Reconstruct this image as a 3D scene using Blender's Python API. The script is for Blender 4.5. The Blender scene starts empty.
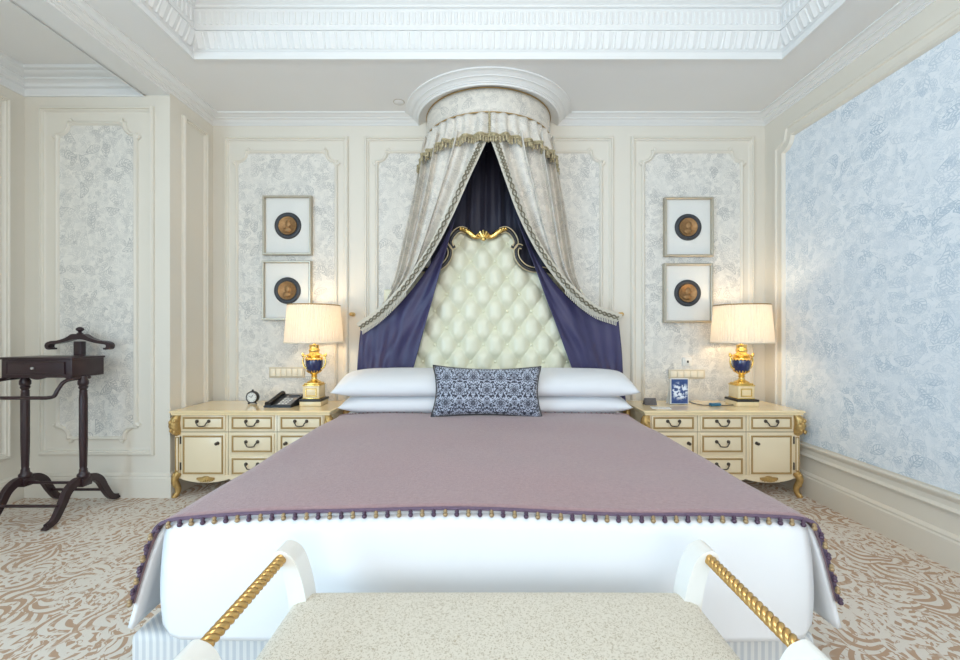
import bpy, bmesh, math, random
from mathutils import Vector, Matrix
random.seed(7)
PI = math.pi
S = bpy.context.scene
COL = S.collection
F = 420.0; CX = 482.0; CY = 333.0; H = 1.23      # camera calibration used to measure the room


def at(px, py, y):
    return ((px - CX) / F * y, y, H - (py - CY) / F * y)


def lerp(a, b, t):
    return a + (b - a) * t


def vl(a, b, t):
    return tuple(lerp(x, y, t) for x, y in zip(a, b))


def spline(pts, t):
    """Catmull-Rom through pts, t in 0..1"""
    n = len(pts) - 1
    f = min(max(t, 0.0), 1.0) * n
    i = min(int(f), n - 1)
    u = f - i
    p1, p2 = pts[i], pts[i + 1]
    p0 = pts[i - 1] if i > 0 else tuple(2 * a - b for a, b in zip(p1, p2))
    p3 = pts[i + 2] if i + 2 <= n else tuple(2 * b - a for a, b in zip(p1, p2))
    return tuple(0.5 * (2 * b + (c - a) * u + (2 * a - 5 * b + 4 * c - d) * u * u + (3 * b - a - 3 * c + d) * u ** 3)
                 for a, b, c, d in zip(p0, p1, p2, p3))


# ------------------------------------------------------------------ materials
class NT:
    def __init__(self, name):
        self.m = bpy.data.materials.new(name)
        self.m.use_nodes = True
        self.t = self.m.node_tree
        self.t.nodes.clear()
        self.out = self.t.nodes.new('ShaderNodeOutputMaterial')

    def n(self, typ, ins=None, **props):
        nd = self.t.nodes.new(typ)
        for k, v in props.items():
            setattr(nd, k, v)
        for k, v in (ins or {}).items():
            self.put(nd.inputs[k], v)
        return nd

    def put(self, sock, v):
        if isinstance(v, bpy.types.NodeSocket):
            self.t.links.new(v, sock)
        elif isinstance(v, (tuple, list)) and len(v) == 3 and sock.type == 'RGBA':
            sock.default_value = (*v, 1)
        else:
            sock.default_value = v

    def math(self, op, a, b=0.0, c=0.0):
        return self.n('ShaderNodeMath', {0: a, 1: b, 2: c}, operation=op).outputs[0]

    def coord(self, scale=(1, 1, 1), rot=(0, 0, 0), kind='Object'):
        tc = self.n('ShaderNodeTexCoord')
        return self.n('ShaderNodeMapping', {'Vector': tc.outputs[kind], 'Scale': scale, 'Rotation': rot}).outputs[0]

    def noise(self, vec, scale, detail=2.0, dist=0.0, rough=0.5):
        return self.n('ShaderNodeTexNoise', {'Vector': vec, 'Scale': scale, 'Detail': detail, 'Distortion': dist, 'Roughness': rough}).outputs[0]

    def step(self, v, a, b):
        return self.n('ShaderNodeMapRange', {0: v, 1: a, 2: b, 3: 0.0, 4: 1.0}, interpolation_type='SMOOTHSTEP').outputs[0]

    def iso(self, vec, scale, detail, dist, freq, width, soft=0.6):
        v = self.math('MULTIPLY', self.noise(vec, scale, detail, dist), freq)
        p = self.math('PINGPONG', v, 0.5)
        return self.math('SUBTRACT', 1.0, self.step(p, width, width * (1 + soft)))

    def mix(self, f, a, b):
        nd = self.n('ShaderNodeMix', None, data_type='RGBA')
        self.put(nd.inputs[0], f)
        self.put(nd.inputs[6], a)
        self.put(nd.inputs[7], b)
        return nd.outputs[2]

    def bsdf(self, color, rough=0.6, metal=0.0, bump=None, bstr=0.2, bdist=0.01, coat=0.0, sheen=0.0, spec=None):
        b = self.n('ShaderNodeBsdfPrincipled', {'Base Color': color, 'Roughness': rough, 'Metallic': metal})
        b.inputs['Coat Weight'].default_value = coat
        b.inputs['Sheen Weight'].default_value = sheen
        if spec is not None:
            b.inputs['Specular IOR Level'].default_value = spec
        if bump is not None:
            bp = self.n('ShaderNodeBump', {'Height': bump, 'Strength': bstr, 'Distance': bdist})
            self.t.links.new(bp.outputs[0], b.inputs['Normal'])
        self.t.links.new(b.outputs[0], self.out.inputs[0])
        return b


def simple(name, c, rough=0.6, metal=0.0, var=0.06, nscale=20.0, bstr=0.05, bdist=0.004, **k):
    t = NT(name)
    v = t.coord()
    f = t.noise(v, nscale, 3.0)
    c2 = tuple(x * (1 - var) for x in c)
    c1 = tuple(min(1, x * (1 + var)) for x in c)
    t.bsdf(t.mix(f, c2, c1), rough, metal, f, bstr, bdist, **k)
    return t.m


def plane2(t, axes, warp=0.0, wscale=5.0):
    v = t.coord()
    sx = t.n('ShaderNodeSeparateXYZ', {0: v})
    ax = {'x': 0, 'y': 1, 'z': 2}
    p = t.n('ShaderNodeCombineXYZ', {0: sx.outputs[ax[axes[0]]], 1: sx.outputs[ax[axes[1]]], 2: 0.0}).outputs[0]
    if warp:
        nz = t.n('ShaderNodeTexNoise', {'Vector': p, 'Scale': wscale, 'Detail': 1.0}).outputs[1]
        d = t.n('ShaderNodeVectorMath', {0: nz, 1: (.5, .5, .5)}, operation='SUBTRACT').outputs[0]
        d = t.n('ShaderNodeVectorMath', {0: d, 'Scale': warp}, operation='SCALE').outputs[0]
        p = t.n('ShaderNodeVectorMath', {0: p, 1: d}, operation='ADD').outputs[0]
    return p


def cell(t, p, scale, shift):
    """random motif cells: local coordinates in cell units, turned by a random angle"""
    q = t.n('ShaderNodeVectorMath', {0: p, 1: (shift, shift * .7, 0)}, operation='ADD').outputs[0]
    vo = t.n('ShaderNodeTexVoronoi', {'Vector': q, 'Scale': scale, 'Randomness': .85}, voronoi_dimensions='2D')
    loc = t.n('ShaderNodeVectorMath', {0: q, 1: vo.outputs['Position']}, operation='SUBTRACT').outputs[0]
    loc = t.n('ShaderNodeVectorMath', {0: loc, 'Scale': scale}, operation='SCALE').outputs[0]
    cs = t.n('ShaderNodeSeparateXYZ', {0: vo.outputs['Color']})
    an = t.math('MULTIPLY', cs.outputs[0], 6.283)
    ro = t.n('ShaderNodeVectorRotate', {'Vector': loc, 'Axis': (0, 0, 1), 'Angle': an}, rotation_type='AXIS_ANGLE').outputs[0]
    l = t.n('ShaderNodeSeparateXYZ', {0: ro})
    return l.outputs[0], l.outputs[1], cs.outputs[1], cs.outputs[2]


def fern(t, p, scale, shift, wid=.26, freq=34.0, bend=1.5, thr=.05):
    u, w_, r1, r2 = cell(t, p, scale, shift)
    uu = t.math('MULTIPLY', u, u)
    w_ = t.math('ADD', w_, t.math('MULTIPLY', uu, t.math('MULTIPLY_ADD', r1, bend * 2, -bend)))
    aw = t.math('ABSOLUTE', w_)
    env = t.math('MULTIPLY_ADD', uu, -wid / .30, wid)                 # leaf outline half-width
    ins = t.step(t.math('SUBTRACT', env, aw), 0.0, .02)
    edge = t.math('SUBTRACT', 1.0, t.step(t.math('ABSOLUTE', t.math('SUBTRACT', env, aw)), .008, .03))
    lfl = t.step(t.math('SINE', t.math('SUBTRACT', t.math('MULTIPLY', u, freq), t.math('MULTIPLY', aw, freq * .8))), thr, thr + .5)
    rib = t.math('SUBTRACT', 1.0, t.step(aw, .008, .024))
    body = t.math('MULTIPLY', ins, t.math('MAXIMUM', t.math('MULTIPLY', lfl, .75), rib))
    return t.math('MAXIMUM', body, t.math('MULTIPLY', edge, t.step(env, -.01, .01))), r2


def bloom(t, p, scale, shift, rad=.34, pet=5.0):
    u, w_, r1, r2 = cell(t, p, scale, shift)
    rr = t.math('SQRT', t.math('ADD', t.math('MULTIPLY', u, u), t.math('MULTIPLY', w_, w_)))
    th = t.math('ARCTAN2', w_, u)
    q = t.math('DIVIDE', rr, t.math('MULTIPLY_ADD', t.math('COSINE', t.math('MULTIPLY', th, pet)), rad * .2, rad * .8))
    ins = t.math('SUBTRACT', 1.0, t.step(q, .96, 1.0))
    ring = t.math('SUBTRACT', 1.0, t.step(t.math('PINGPONG', t.math('MULTIPLY', q, 2.5), .5), .10, .22))
    ray = t.math('MULTIPLY', t.step(t.math('SINE', t.math('MULTIPLY', th, pet * 4)), .3, .8), .5)
    return t.math('MULTIPLY', ins, t.math('MAXIMUM', ring, ray)), r2


def toile(name, base, ink, scale=1.0, strength=0.8, axes='xz', rough=0.75, base2=None):
    t = NT(name)
    p = plane2(t, axes, .035 / scale, 9.0 * scale)
    f1, ra = fern(t, p, 3.6 * scale, 0.0)
    f2, rb = fern(t, p, 5.2 * scale, 3.7, .22, 30.0)
    f3, rc = fern(t, p, 8.0 * scale, 7.9, .20, 22.0)
    b1, rd = bloom(t, p, 6.0 * scale, 5.1)
    v = t.coord()
    stems = t.iso(p, 4.0 * scale, 2.0, 1.2, 5.0, 0.03, 1.2)
    gate = lambda f, k, lo, hi: t.math('MULTIPLY', f, t.math('MULTIPLY_ADD', k, hi - lo, lo))
    fac = t.math('MAXIMUM', t.math('MAXIMUM', gate(f1, ra, .2, 1.0), gate(f2, rb, .1, .9)), t.math('MAXIMUM', gate(f3, rc, 0, .75), gate(b1, rd, .1, .95)))
    fac = t.math('MAXIMUM', fac, t.math('MULTIPLY', stems, .5))
    dens = t.math('MULTIPLY_ADD', t.step(t.noise(p, 2.3 * scale, 2.0, .5), .32, .62), .5, .5)
    wash = t.math('MULTIPLY', t.step(t.noise(p, 5 * scale, 3.0, .8), .45, .7), .16)
    fac = t.math('MULTIPLY', t.math('MAXIMUM', t.math('MULTIPLY', fac, dens), wash), strength)
    t.bsdf(t.mix(fac, base, ink), rough, 0, t.noise(v, 240, 1.0), 0.04, 0.002)
    return t.m


def worms(name, base, ink, scale, freq, width, dist=1.5, detail=1.0, stretch=(1, 1, 1), rot=(0, 0, 0), rough=0.85, bstr=0.15, bdist=0.006, sheen=0.1):
    t = NT(name)
    v = t.coord(stretch, rot)
    f = t.iso(v, scale, detail, dist, freq, width, 0.5)
    fl = t.noise(v, scale * 30, 2.0)
    c = t.mix(f, base, ink)
    c = t.mix(t.math('MULTIPLY', fl, 0.22), c, tuple(x * 0.75 for x in ink))
    t.bsdf(c, rough, 0, t.math('MULTIPLY_ADD', f, 0.8, t.math('MULTIPLY', fl, 0.4)), bstr, bdist, sheen=sheen)
    return t.m


CREAM = (0.72, 0.68, 0.60)
M = {}
M['wall'] = simple('cream_wall_paint', CREAM, 0.55, var=0.02, nscale=3)
M['ceil'] = simple('ceiling_paint', (0.79, 0.785, 0.775), 0.7, var=0.015, nscale=3)
M['plaster'] = simple('white_plaster', (0.76, 0.76, 0.75), 0.6, var=0.015, nscale=6)
M['paper'] = toile('toile_wallpaper', (0.76, 0.735, 0.68), (0.26, 0.27, 0.28), 2.5, 0.80)
M['paper_daytint'] = toile('toile_wallpaper_daylight_tint', (0.77, 0.815, 0.86), (0.25, 0.38, 0.50), 2.4, 0.78, 'yz')  # bluer inks, with the daylight's blue cast painted into the ground colour
M['drape'] = toile('drape_toile', (0.72, 0.68, 0.61), (0.28, 0.28, 0.28), 2.8, 0.75, rough=0.6)
t = NT('arabesque_carpet')
p = plane2(t, 'xy', .09, 5.0)
v = t.coord((1.3, .8, 1), (0, 0, .45))


def stroke(p, scale, shift, freq, thr):
    u, w_, r1, r2 = cell(t, p, scale, shift)
    ph_ = t.math('ADD', t.math('MULTIPLY', w_, freq), t.math('MULTIPLY', t.math('MULTIPLY', u, u), freq * 1.3))
    taper = t.math('MULTIPLY_ADD', t.math('ABSOLUTE', u), 1.1, thr)
    return t.math('SUBTRACT', t.math('SINE', t.math('ADD', ph_, t.math('MULTIPLY', r1, 6.0))), taper)


sA = stroke(p, 7.0, 0.0, 17.0, -.25)
sB = stroke(p, 10.0, 2.3, 13.0, -.10)
w1 = t.iso(v, 16.0, 1.2, 1.2, 3.4, 0.17, 0.5)
f = t.math('MAXIMUM', t.step(sA, -.12, .12), t.math('MULTIPLY', t.step(sB, -.12, .12), t.step(t.noise(p, 3.0, 1.0), .44, .52)))
f = t.math('MAXIMUM', t.math('MULTIPLY', f, t.math('SUBTRACT', 1.0, t.math('MULTIPLY', t.iso(v, 13, 1.5, 1.6, 3.0, .06, .6), .9))), t.math('MULTIPLY', w1, t.step(t.noise(p, 2.2, 1.0, .3), .5, .56)))
fl = t.noise(v, 240, 2.0)
c = t.mix(f, (0.46, 0.295, 0.185), (0.73, 0.675, 0.60))
c = t.mix(t.math('MULTIPLY', fl, .22), c, (.40, .33, .26))
t.bsdf(c, .95, 0, t.math('MULTIPLY_ADD', f, .8, t.math('MULTIPLY', fl, .4)), .3, .01, sheen=.1); M['carpet'] = t.m
M['seat'] = worms('vermicelli_fabric', (0.69, 0.64, 0.545), (0.46, 0.40, 0.30), 165, 2.6, 0.09, 0.6, 0.4, bstr=0.1, bdist=0.002)
M['white'] = simple('white_cotton', (0.765, 0.77, 0.785), 0.8, var=0.02, nscale=4, sheen=0.1)
M['whitewood'] = simple('white_lacquered_wood', (0.80, 0.785, 0.74), 0.3, var=0.02, nscale=5, coat=0.3)
M['cabinet'] = simple('cream_lacquer', (0.82, 0.70, 0.49), 0.32, var=0.03, nscale=6, coat=0.25)
M['cabtop'] = simple('polished_cream_top', (0.86, 0.69, 0.41), 0.14, var=0.03, nscale=5, coat=0.5)
M['giltline'] = simple('antique_gilt_line', (0.40, 0.26, 0.10), 0.5, 0.2, var=0.15, nscale=40)
M['gilt'] = simple('carved_gilt', (0.55, 0.365, 0.14), 0.38, 0.7, var=0.3, nscale=60, bstr=0.5, bdist=0.006)
M['rope'] = simple('gilt_rope', (0.66, 0.41, 0.15), 0.28, 0.85, var=0.2, nscale=60)
M['brass'] = simple('polished_brass', (0.90, 0.62, 0.20), 0.22, 0.95, var=0.1, nscale=30)
M['bronze'] = simple('dark_bronze', (0.09, 0.075, 0.06), 0.35, 0.8, var=0.2, nscale=50)
M['medal'] = simple('bronze_medal', (0.33, 0.19, 0.085), 0.5, 0.75, var=0.35, nscale=45, bstr=0.6, bdist=0.004)
M['black'] = simple('black_satin', (0.018, 0.018, 0.02), 0.35, var=0.2, nscale=30)
M['slate'] = simple('dark_slate_ring', (0.032, 0.035, 0.042), 0.5, var=0.25, nscale=70)
M['ebony'] = simple('dark_mahogany', (0.026, 0.010, 0.014), 0.34, var=0.35, nscale=14, coat=0.1)
M['goldline'] = simple('pale_gold_line', (0.72, 0.60, 0.38), 0.35, 0.5, var=0.1, nscale=40)
M['champagne'] = simple('champagne_frame', (0.50, 0.45, 0.36), 0.35, 0.7, var=0.1, nscale=60)
M['mat'] = simple('ivory_mat_board', (0.72, 0.72, 0.69), 0.8, var=0.02, nscale=50)
M['plate'] = simple('ivory_plastic', (0.78, 0.72, 0.58), 0.4, var=0.02, nscale=20)
M['plateframe'] = simple('beige_plate', (0.60, 0.53, 0.40), 0.4, var=0.02)
M['cobalt'] = simple('cobalt_porcelain', (0.012, 0.02, 0.09), 0.12, var=0.6, nscale=45, coat=0.6)
M['marble'] = simple('honey_marble', (0.80, 0.64, 0.38), 0.22, var=0.12, nscale=18, coat=0.3)
M['fringe'] = simple('gold_grey_fringe', (0.40, 0.34, 0.21), 0.5, 0.1, var=0.9, nscale=75, bstr=0.6, bdist=0.006)
M['guimpe'] = simple('olive_guimpe', (0.17, 0.15, 0.10), 0.6, var=0.6, nscale=120)
M['cordbraid'] = simple('cream_cord', (0.62, 0.585, 0.50), 0.7, var=0.25, nscale=220)
M['purple'] = simple('plum_bead', (0.065, 0.03, 0.06), 0.3, var=0.25, nscale=60)
M['goldbead'] = simple('old_gold_bead', (0.34, 0.235, 0.125), 0.35, 0.4, var=0.25, nscale=60)
M['braid'] = simple('plum_braid', (0.13, 0.085, 0.13), 0.8, var=0.35, nscale=150)
M['darkgap'] = simple('shadow_gap_paint', (0.30, 0.24, 0.15), 0.7, var=0.05)
M['chrome'] = simple('silver_metal', (0.75, 0.75, 0.76), 0.2, 1.0, var=0.05)
M['screen'] = simple('grey_keypad', (0.20, 0.19, 0.19), 0.4, var=0.2, nscale=60)
M['cardblue'] = None

# throw: short wool pile
t = NT('mauve_wool'); v = t.coord()
p = t.noise(v, 75, 5.0, 0.3, 0.75)
big = t.noise(v, 2.5, 3.0, 0.5)
c = t.mix(p, (0.188, 0.105, 0.113), (0.49, 0.318, 0.318))
c = t.mix(t.math('MULTIPLY', big, 0.35), c, (0.30, 0.20, 0.225))
t.bsdf(c, 0.95, 0, p, 0.5, 0.006, sheen=0.35); M['throw'] = t.m

# navy satin
t = NT('navy_satin'); v = t.coord()
f = t.noise(v, 5, 3.0, 0.5)
t.bsdf(t.mix(f, (0.026, 0.024, 0.080), (0.050, 0.043, 0.120)), 0.45, 0, f, 0.1, 0.01, sheen=0.1); M['navy'] = t.m
t = NT('midnight_cloth'); v = t.coord()
f = t.noise(v, 6, 3.0, 0.5)
t.bsdf(t.mix(f, (0.011, 0.013, 0.032), (0.028, 0.028, 0.060)), 0.6, 0, f, 0.1, 0.01, sheen=0.2); M['midnight'] = t.m

# leather
t = NT('ivory_leather'); v = t.coord()
f = t.noise(v, 160, 3.0)
t.bsdf(t.mix(t.noise(v, 3), (0.76, 0.745, 0.57), (0.81, 0.79, 0.63)), 0.36, 0, f, 0.06, 0.003, coat=0.15); M['leather'] = t.m

# striped base fabric
t = NT('striped_ticking'); v = t.coord()
sx = t.n('ShaderNodeSeparateXYZ', {0: v})
xy = t.math('ADD', sx.outputs[0], sx.outputs[1])
w = t.math('PINGPONG', t.math('MULTIPLY', xy, 44.0), 0.5)
w2 = t.math('PINGPONG', t.math('MULTIPLY', xy, 180.0), 0.5)
f = t.math('MULTIPLY_ADD', t.step(w, 0.15, 0.35), 0.6, t.math('MULTIPLY', w2, 0.5))
t.bsdf(t.mix(f, (0.66, 0.65, 0.62), (0.42, 0.44, 0.47)), 0.8, 0, w2, 0.1, 0.003); M['stripe'] = t.m

# damask cushion
t = NT('damask_fabric'); v = t.coord()
sx = t.n('ShaderNodeSeparateXYZ', {0: v})
PX, PZ = 0.094, 0.088
mx = t.math('PINGPONG', sx.outputs[0], PX)
mz = sx.outputs[2]
cb = t.n('ShaderNodeCombineXYZ', {0: mx, 1: 0.37, 2: mz}).outputs[0]
i1 = t.iso(cb, 17, 0.6, 2.0, 4.6, 0.19, 0.35)
i2 = t.math('MULTIPLY', t.step(t.noise(cb, 70, 1.0, 0.6), 0.52, 0.57), 0.95)
fl = None; clear = None
for (ox_, oz_, rad, pet) in ((0, 0.0, 0.040, 8), (PX, PZ, 0.040, 8), (PX, 0.0, 0.022, 6), (0, PZ, 0.022, 6)):
    dxx = t.math('SUBTRACT', mx, ox_)
    dzz = t.math('SUBTRACT', t.math('PINGPONG', t.math('ADD', mz, 2 * PZ * 4), PZ), oz_)
    rr = t.math('SQRT', t.math('ADD', t.math('MULTIPLY', dxx, dxx), t.math('MULTIPLY', t.math('MULTIPLY', dzz, dzz), 0.8)))
    th = t.math('ARCTAN2', dzz, dxx)
    pr_ = t.math('MULTIPLY_ADD', t.math('COSINE', t.math('MULTIPLY', th, float(pet))), rad * 0.16, rad * 0.82)
    q = t.math('DIVIDE', rr, pr_)
    ins_ = t.math('SUBTRACT', 1.0, t.step(q, 0.90, 1.0))
    rings = t.step(t.math('PINGPONG', t.math('MULTIPLY', q, 1.6), 0.5), 0.06, 0.12)
    vein = t.step(t.math('ABSOLUTE', t.math('SINE', t.math('MULTIPLY', th, pet / 2.0))), 0.10, 0.20)
    s_ = t.math('MULTIPLY', ins_, t.math('MULTIPLY', rings, vein))
    cl_ = t.math('SUBTRACT', 1.0, t.step(q, 1.05, 1.2))
    fl = s_ if fl is None else t.math('MAXIMUM', fl, s_)
    clear = cl_ if clear is None else t.math('MAXIMUM', clear, cl_)
fac = t.math('MAXIMUM', fl, t.math('MULTIPLY', t.math('MAXIMUM', i1, i2), t.math('SUBTRACT', 1.0, clear)))
t.bsdf(t.mix(fac, (0.42, 0.46, 0.55), (0.018, 0.02, 0.038)), 0.55, 0, fac, 0.15, 0.002, sheen=0.2); M['damask'] = t.m

# lamp shade
t = NT('pleated_silk'); v = t.coord()
f = t.noise(v, 40, 2.0)
colr = t.mix(f, (0.86, 0.80, 0.70), (0.92, 0.87, 0.78))
d = t.n('ShaderNodeBsdfDiffuse', {'Color': colr}); tr = t.n('ShaderNodeBsdfTranslucent', {'Color': colr})
mx = t.n('ShaderNodeMixShader', {0: 0.42, 1: d.outputs[0], 2: tr.outputs[0]})
t.t.links.new(mx.outputs[0], t.out.inputs[0]); M['shade'] = t.m
# bulb
t = NT('warm_bulb')
e = t.n('ShaderNodeEmission', {'Color': (1.0, 0.78, 0.48), 'Strength': 14.0})
t.t.links.new(e.outputs[0], t.out.inputs[0]); M['bulb'] = t.m
# glossy card with a flower sprig
t = NT('blue_card_print'); v = t.coord((1, 1, 1))
f = t.noise(v, 28, 1.0, 0.6)
sp = t.n('ShaderNodeSeparateXYZ', {0: v})
rr = t.n('ShaderNodeVectorMath', {0: v, 1: (0.004, 0.0, 0.11)}, operation='DISTANCE').outputs[1]
near = t.math('SUBTRACT', 1.0, t.step(rr, 0.045, 0.085))
fw = t.math('MULTIPLY', t.step(t.noise(v, 42, 1.0, 0.4), 0.47, 0.55), near)
t.bsdf(t.mix(fw, t.mix(f, (0.02, 0.045, 0.16), (0.05, 0.10, 0.28)), (0.75, 0.8, 0.88)), 0.3); M['cardblue'] = t.m
M['carddark'] = simple('dark_notice_print', (0.10, 0.09, 0.09), 0.5, var=0.5, nscale=90)
M['tealplastic'] = simple('teal_blue_plastic', (0.02, 0.13, 0.22), 0.35, var=0.1)
M['glass'] = None
t = NT('clear_window_glass')
g = t.n('ShaderNodeBsdfTransparent', {'Color': (0.97, 0.98, 1.0)})
gl = t.n('ShaderNodeBsdfGlossy', {'Roughness': 0.02})
mm = t.n('ShaderNodeMixShader', {0: 0.05, 1: g.outputs[0], 2: gl.outputs[0]})
t.t.links.new(mm.outputs[0], t.out.inputs[0]); M['glass'] = t.m


# ------------------------------------------------------------------ mesh builder
class MB:
    def __init__(self):
        self.v = []; self.f = []

    def add(self, vs, fs):
        o = len(self.v)
        self.v += [tuple(p) for p in vs]
        self.f += [tuple(i + o for i in q) for q in fs]
        return self

    def bm(self, b, M4=None):
        if M4 is not None:
            b.transform(M4)
        b.verts.index_update()
        self.add([v.co[:] for v in b.verts], [[v.index for v in f.verts] for f in b.faces])
        b.free()
        return self

    def box(self, x0, x1, y0, y1, z0, z1, r=0.0, seg=2):
        b = bmesh.new()
        bmesh.ops.create_cube(b, size=1)
        for v in b.verts:
            v.co = Vector(((x0 + x1) / 2 + v.co.x * (x1 - x0), (y0 + y1) / 2 + v.co.y * (y1 - y0), (z0 + z1) / 2 + v.co.z * (z1 - z0)))
        if r > 0:
            bmesh.ops.bevel(b, geom=list(b.edges), offset=r, segments=seg, affect='EDGES', profile=0.5)
        return self.bm(b)

    def ball(self, c, r, sx=1, sy=1, sz=1, seg=12, rings=8, M4=None):
        b = bmesh.new()
        bmesh.ops.create_uvsphere(b, u_segments=seg, v_segments=rings, radius=r)
        m = Matrix.Translation(c) @ (M4 or Matrix()) @ Matrix.Diagonal((sx, sy, sz, 1))
        return self.bm(b, m)

    def grid(self, fn, nu, nv, closed_u=False):
        o = len(self.v)
        cu = nu if closed_u else nu + 1
        for j in range(nv + 1):
            for i in range(cu):
                self.v.append(tuple(fn(i / nu, j / nv)))
        for j in range(nv):
            for i in range(nu):
                a = o + j * cu + i; b = o + j * cu + (i + 1) % cu
                self.f.append((a, b, b + cu, a + cu))
        return self

    def lathe(self, prof, seg=32, c=(0, 0, 0), axis='z', rfun=None, cap=True):
        o = len(self.v)
        for (r, z) in prof:
            for i in range(seg):
                a = 2 * PI * i / seg
                rr = r * (rfun(a, z) if rfun else 1)
                x, y, zz = rr * math.cos(a), rr * math.sin(a), z
                if axis == 'y':
                    x, y, zz = x, z, rr * math.sin(a)
                elif axis == 'x':
                    x, y, zz = z, rr * math.cos(a), rr * math.sin(a)
                self.v.append((c[0] + x, c[1] + y, c[2] + zz))
        for j in range(len(prof) - 1):
            for i in range(seg):
                a = o + j * seg + i; b = o + j * seg + (i + 1) % seg
                self.f.append((a, b, b + seg, a + seg))
        if cap:
            if prof[0][0] > 1e-5:
                self.f.append(tuple(o + i for i in range(seg))[::-1])
            if prof[-1][0] > 1e-5:
                k = o + (len(prof) - 1) * seg
                self.f.append(tuple(k + i for i in range(seg)))
        return self

    def tube(self, pts, r, seg=10, closed=False, sx=1.0, sy=1.0, twist=None, shape=None, up=None):
        """r: number or function of t; shape: list of (a,b) unit profile points"""
        P = [Vector(p) for p in pts]
        n = len(P)
        prof = shape or [(math.cos(2 * PI * k / seg) * sx, math.sin(2 * PI * k / seg) * sy) for k in range(seg)]
        sg = len(prof)
        o = len(self.v)
        nrm = None
        for i in range(n):
            if closed:
                T = (P[(i + 1) % n] - P[i - 1]).normalized()
            else:
                T = (P[min(i + 1, n - 1)] - P[max(i - 1, 0)]).normalized()
            if up is not None:
                nrm = Vector(up) - T * Vector(up).dot(T)
            elif nrm is None:
                ref = Vector((0, 0, 1)) if abs(T.z) < 0.9 else Vector((1, 0, 0))
                nrm = ref - T * ref.dot(T)
            else:
                nrm = nrm - T * nrm.dot(T)
            nrm.normalize()
            B = T.cross(nrm)
            t_ = i / (n - 1) if n > 1 else 0
            rr = r(t_) if callable(r) else r
            tw = twist(t_) if twist else 0.0
            ct, st = math.cos(tw), math.sin(tw)
            for (a, b) in prof:
                a2, b2 = a * ct - b * st, a * st + b * ct
                self.v.append(tuple(P[i] + nrm * (a2 * rr) + B * (b2 * rr)))
        m = n if closed else n - 1
        for i in range(m):
            for k in range(sg):
                a = o + i * sg + k; b = o + i * sg + (k + 1) % sg
                c = o + ((i + 1) % n) * sg + (k + 1) % sg; d_ = o + ((i + 1) % n) * sg + k
                self.f.append((a, b, c, d_))
        if not closed:
            self.f.append(tuple(o + k for k in range(sg))[::-1])
            self.f.append(tuple(o + (n - 1) * sg + k for k in range(sg)))
        return self

    def sweep(self, path, prof, closed, mp):
        """path: 2-D points, prof: (offset to the left, height); mp(x, y, h) -> world. Mitred."""
        n = len(path)
        o = len(self.v)
        offs = []
        for i in range(n):
            p = Vector(path[i])
            if closed or 0 < i < n - 1:
                d1 = (p - Vector(path[i - 1])).normalized(); d2 = (Vector(path[(i + 1) % n]) - p).normalized()
            elif i == 0:
                d1 = d2 = (Vector(path[1]) - p).normalized()
            else:
                d1 = d2 = (p - Vector(path[i - 1])).normalized()
            n1 = Vector((-d1.y, d1.x)); n2 = Vector((-d2.y, d2.x))
            b = n1 + n2
            b = b / max(b.length_squared, 1e-6) * 2 if b.length > 1e-4 else n1
            if b.length > 3:
                b = b.normalized() * 3
            offs.append(b)
        k = len(prof)
        for i in range(n):
            for (d, h) in prof:
                q = Vector(path[i]) + offs[i] * d
                self.v.append(tuple(mp(q.x, q.y, h)))
        m = n if closed else n - 1
        for i in range(m):
            for j in range(k - 1):
                a = o + i * k + j; b = o + i * k + j + 1
                c = o + ((i + 1) % n) * k + j + 1; d_ = o + ((i + 1) % n) * k + j
                self.f.append((a, d_, c, b))
        return self

    def poly(self, pts):
        return self.add(pts, [tuple(range(len(pts)))])

    def prism(self, pts2, mp, h0, h1):
        """extrude a 2-D outline between heights h0 and h1, mapped by mp(a, b, h)"""
        n = len(pts2)
        vs = [mp(a, b, h0) for a, b in pts2] + [mp(a, b, h1) for a, b in pts2]
        fs = [tuple(range(n))[::-1], tuple(range(n, 2 * n))] + [(i, (i + 1) % n, n + (i + 1) % n, n + i) for i in range(n)]
        return self.add(vs, fs)

    def build(self, name, mat, parent=None, off=(0, 0, 0), smooth=40, bevel=0.0, subsurf=0, solid=0.0, fixn=True):
        me = bpy.data.meshes.new(name)
        vs = [(a - off[0], b - off[1], c - off[2]) for a, b, c in self.v]
        me.from_pydata(vs, [], self.f)
        if fixn:
            b = bmesh.new(); b.from_mesh(me)
            bmesh.ops.recalc_face_normals(b, faces=b.faces)
            b.to_mesh(me); b.free()
        me.materials.append(mat)
        me.update()
        if smooth:
            me.shade_smooth()
            me.set_sharp_from_angle(angle=math.radians(smooth))
        o = bpy.data.objects.new(name, me)
        COL.objects.link(o)
        if parent is not None:
            o.parent = parent
        if solid:
            m = o.modifiers.new('s', 'SOLIDIFY'); m.thickness = solid; m.offset = 0
        if bevel:
            m = o.modifiers.new('b', 'BEVEL'); m.width = bevel; m.segments = 2; m.limit_method = 'ANGLE'
        if subsurf:
            m = o.modifiers.new('u', 'SUBSURF'); m.levels = subsurf; m.render_levels = subsurf
        return o


def tag(o, label, cat, group=None):
    o['label'] = label; o['category'] = cat
    if group:
        o['group'] = group
    return o


def thing(name, label, cat, loc=(0, 0, 0), group=None):
    o = bpy.data.objects.new(name, None)
    o.empty_display_size = 0.1
    COL.objects.link(o)
    o.location = loc
    return tag(o, label, cat, group)


def struct(o):
    o['kind'] = 'structure'
    return o


def copy_tree(o, parent=None):
    c = o.copy(); COL.objects.link(c)
    if parent is not None:
        c.parent = parent
    for ch in [x for x in o.children]:
        copy_tree(ch, c)
    return c


def place(src, loc, label, group=None):
    c = copy_tree(src)
    c.location = loc
    c['label'] = label
    if group:
        c['group'] = group
    return c


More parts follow.
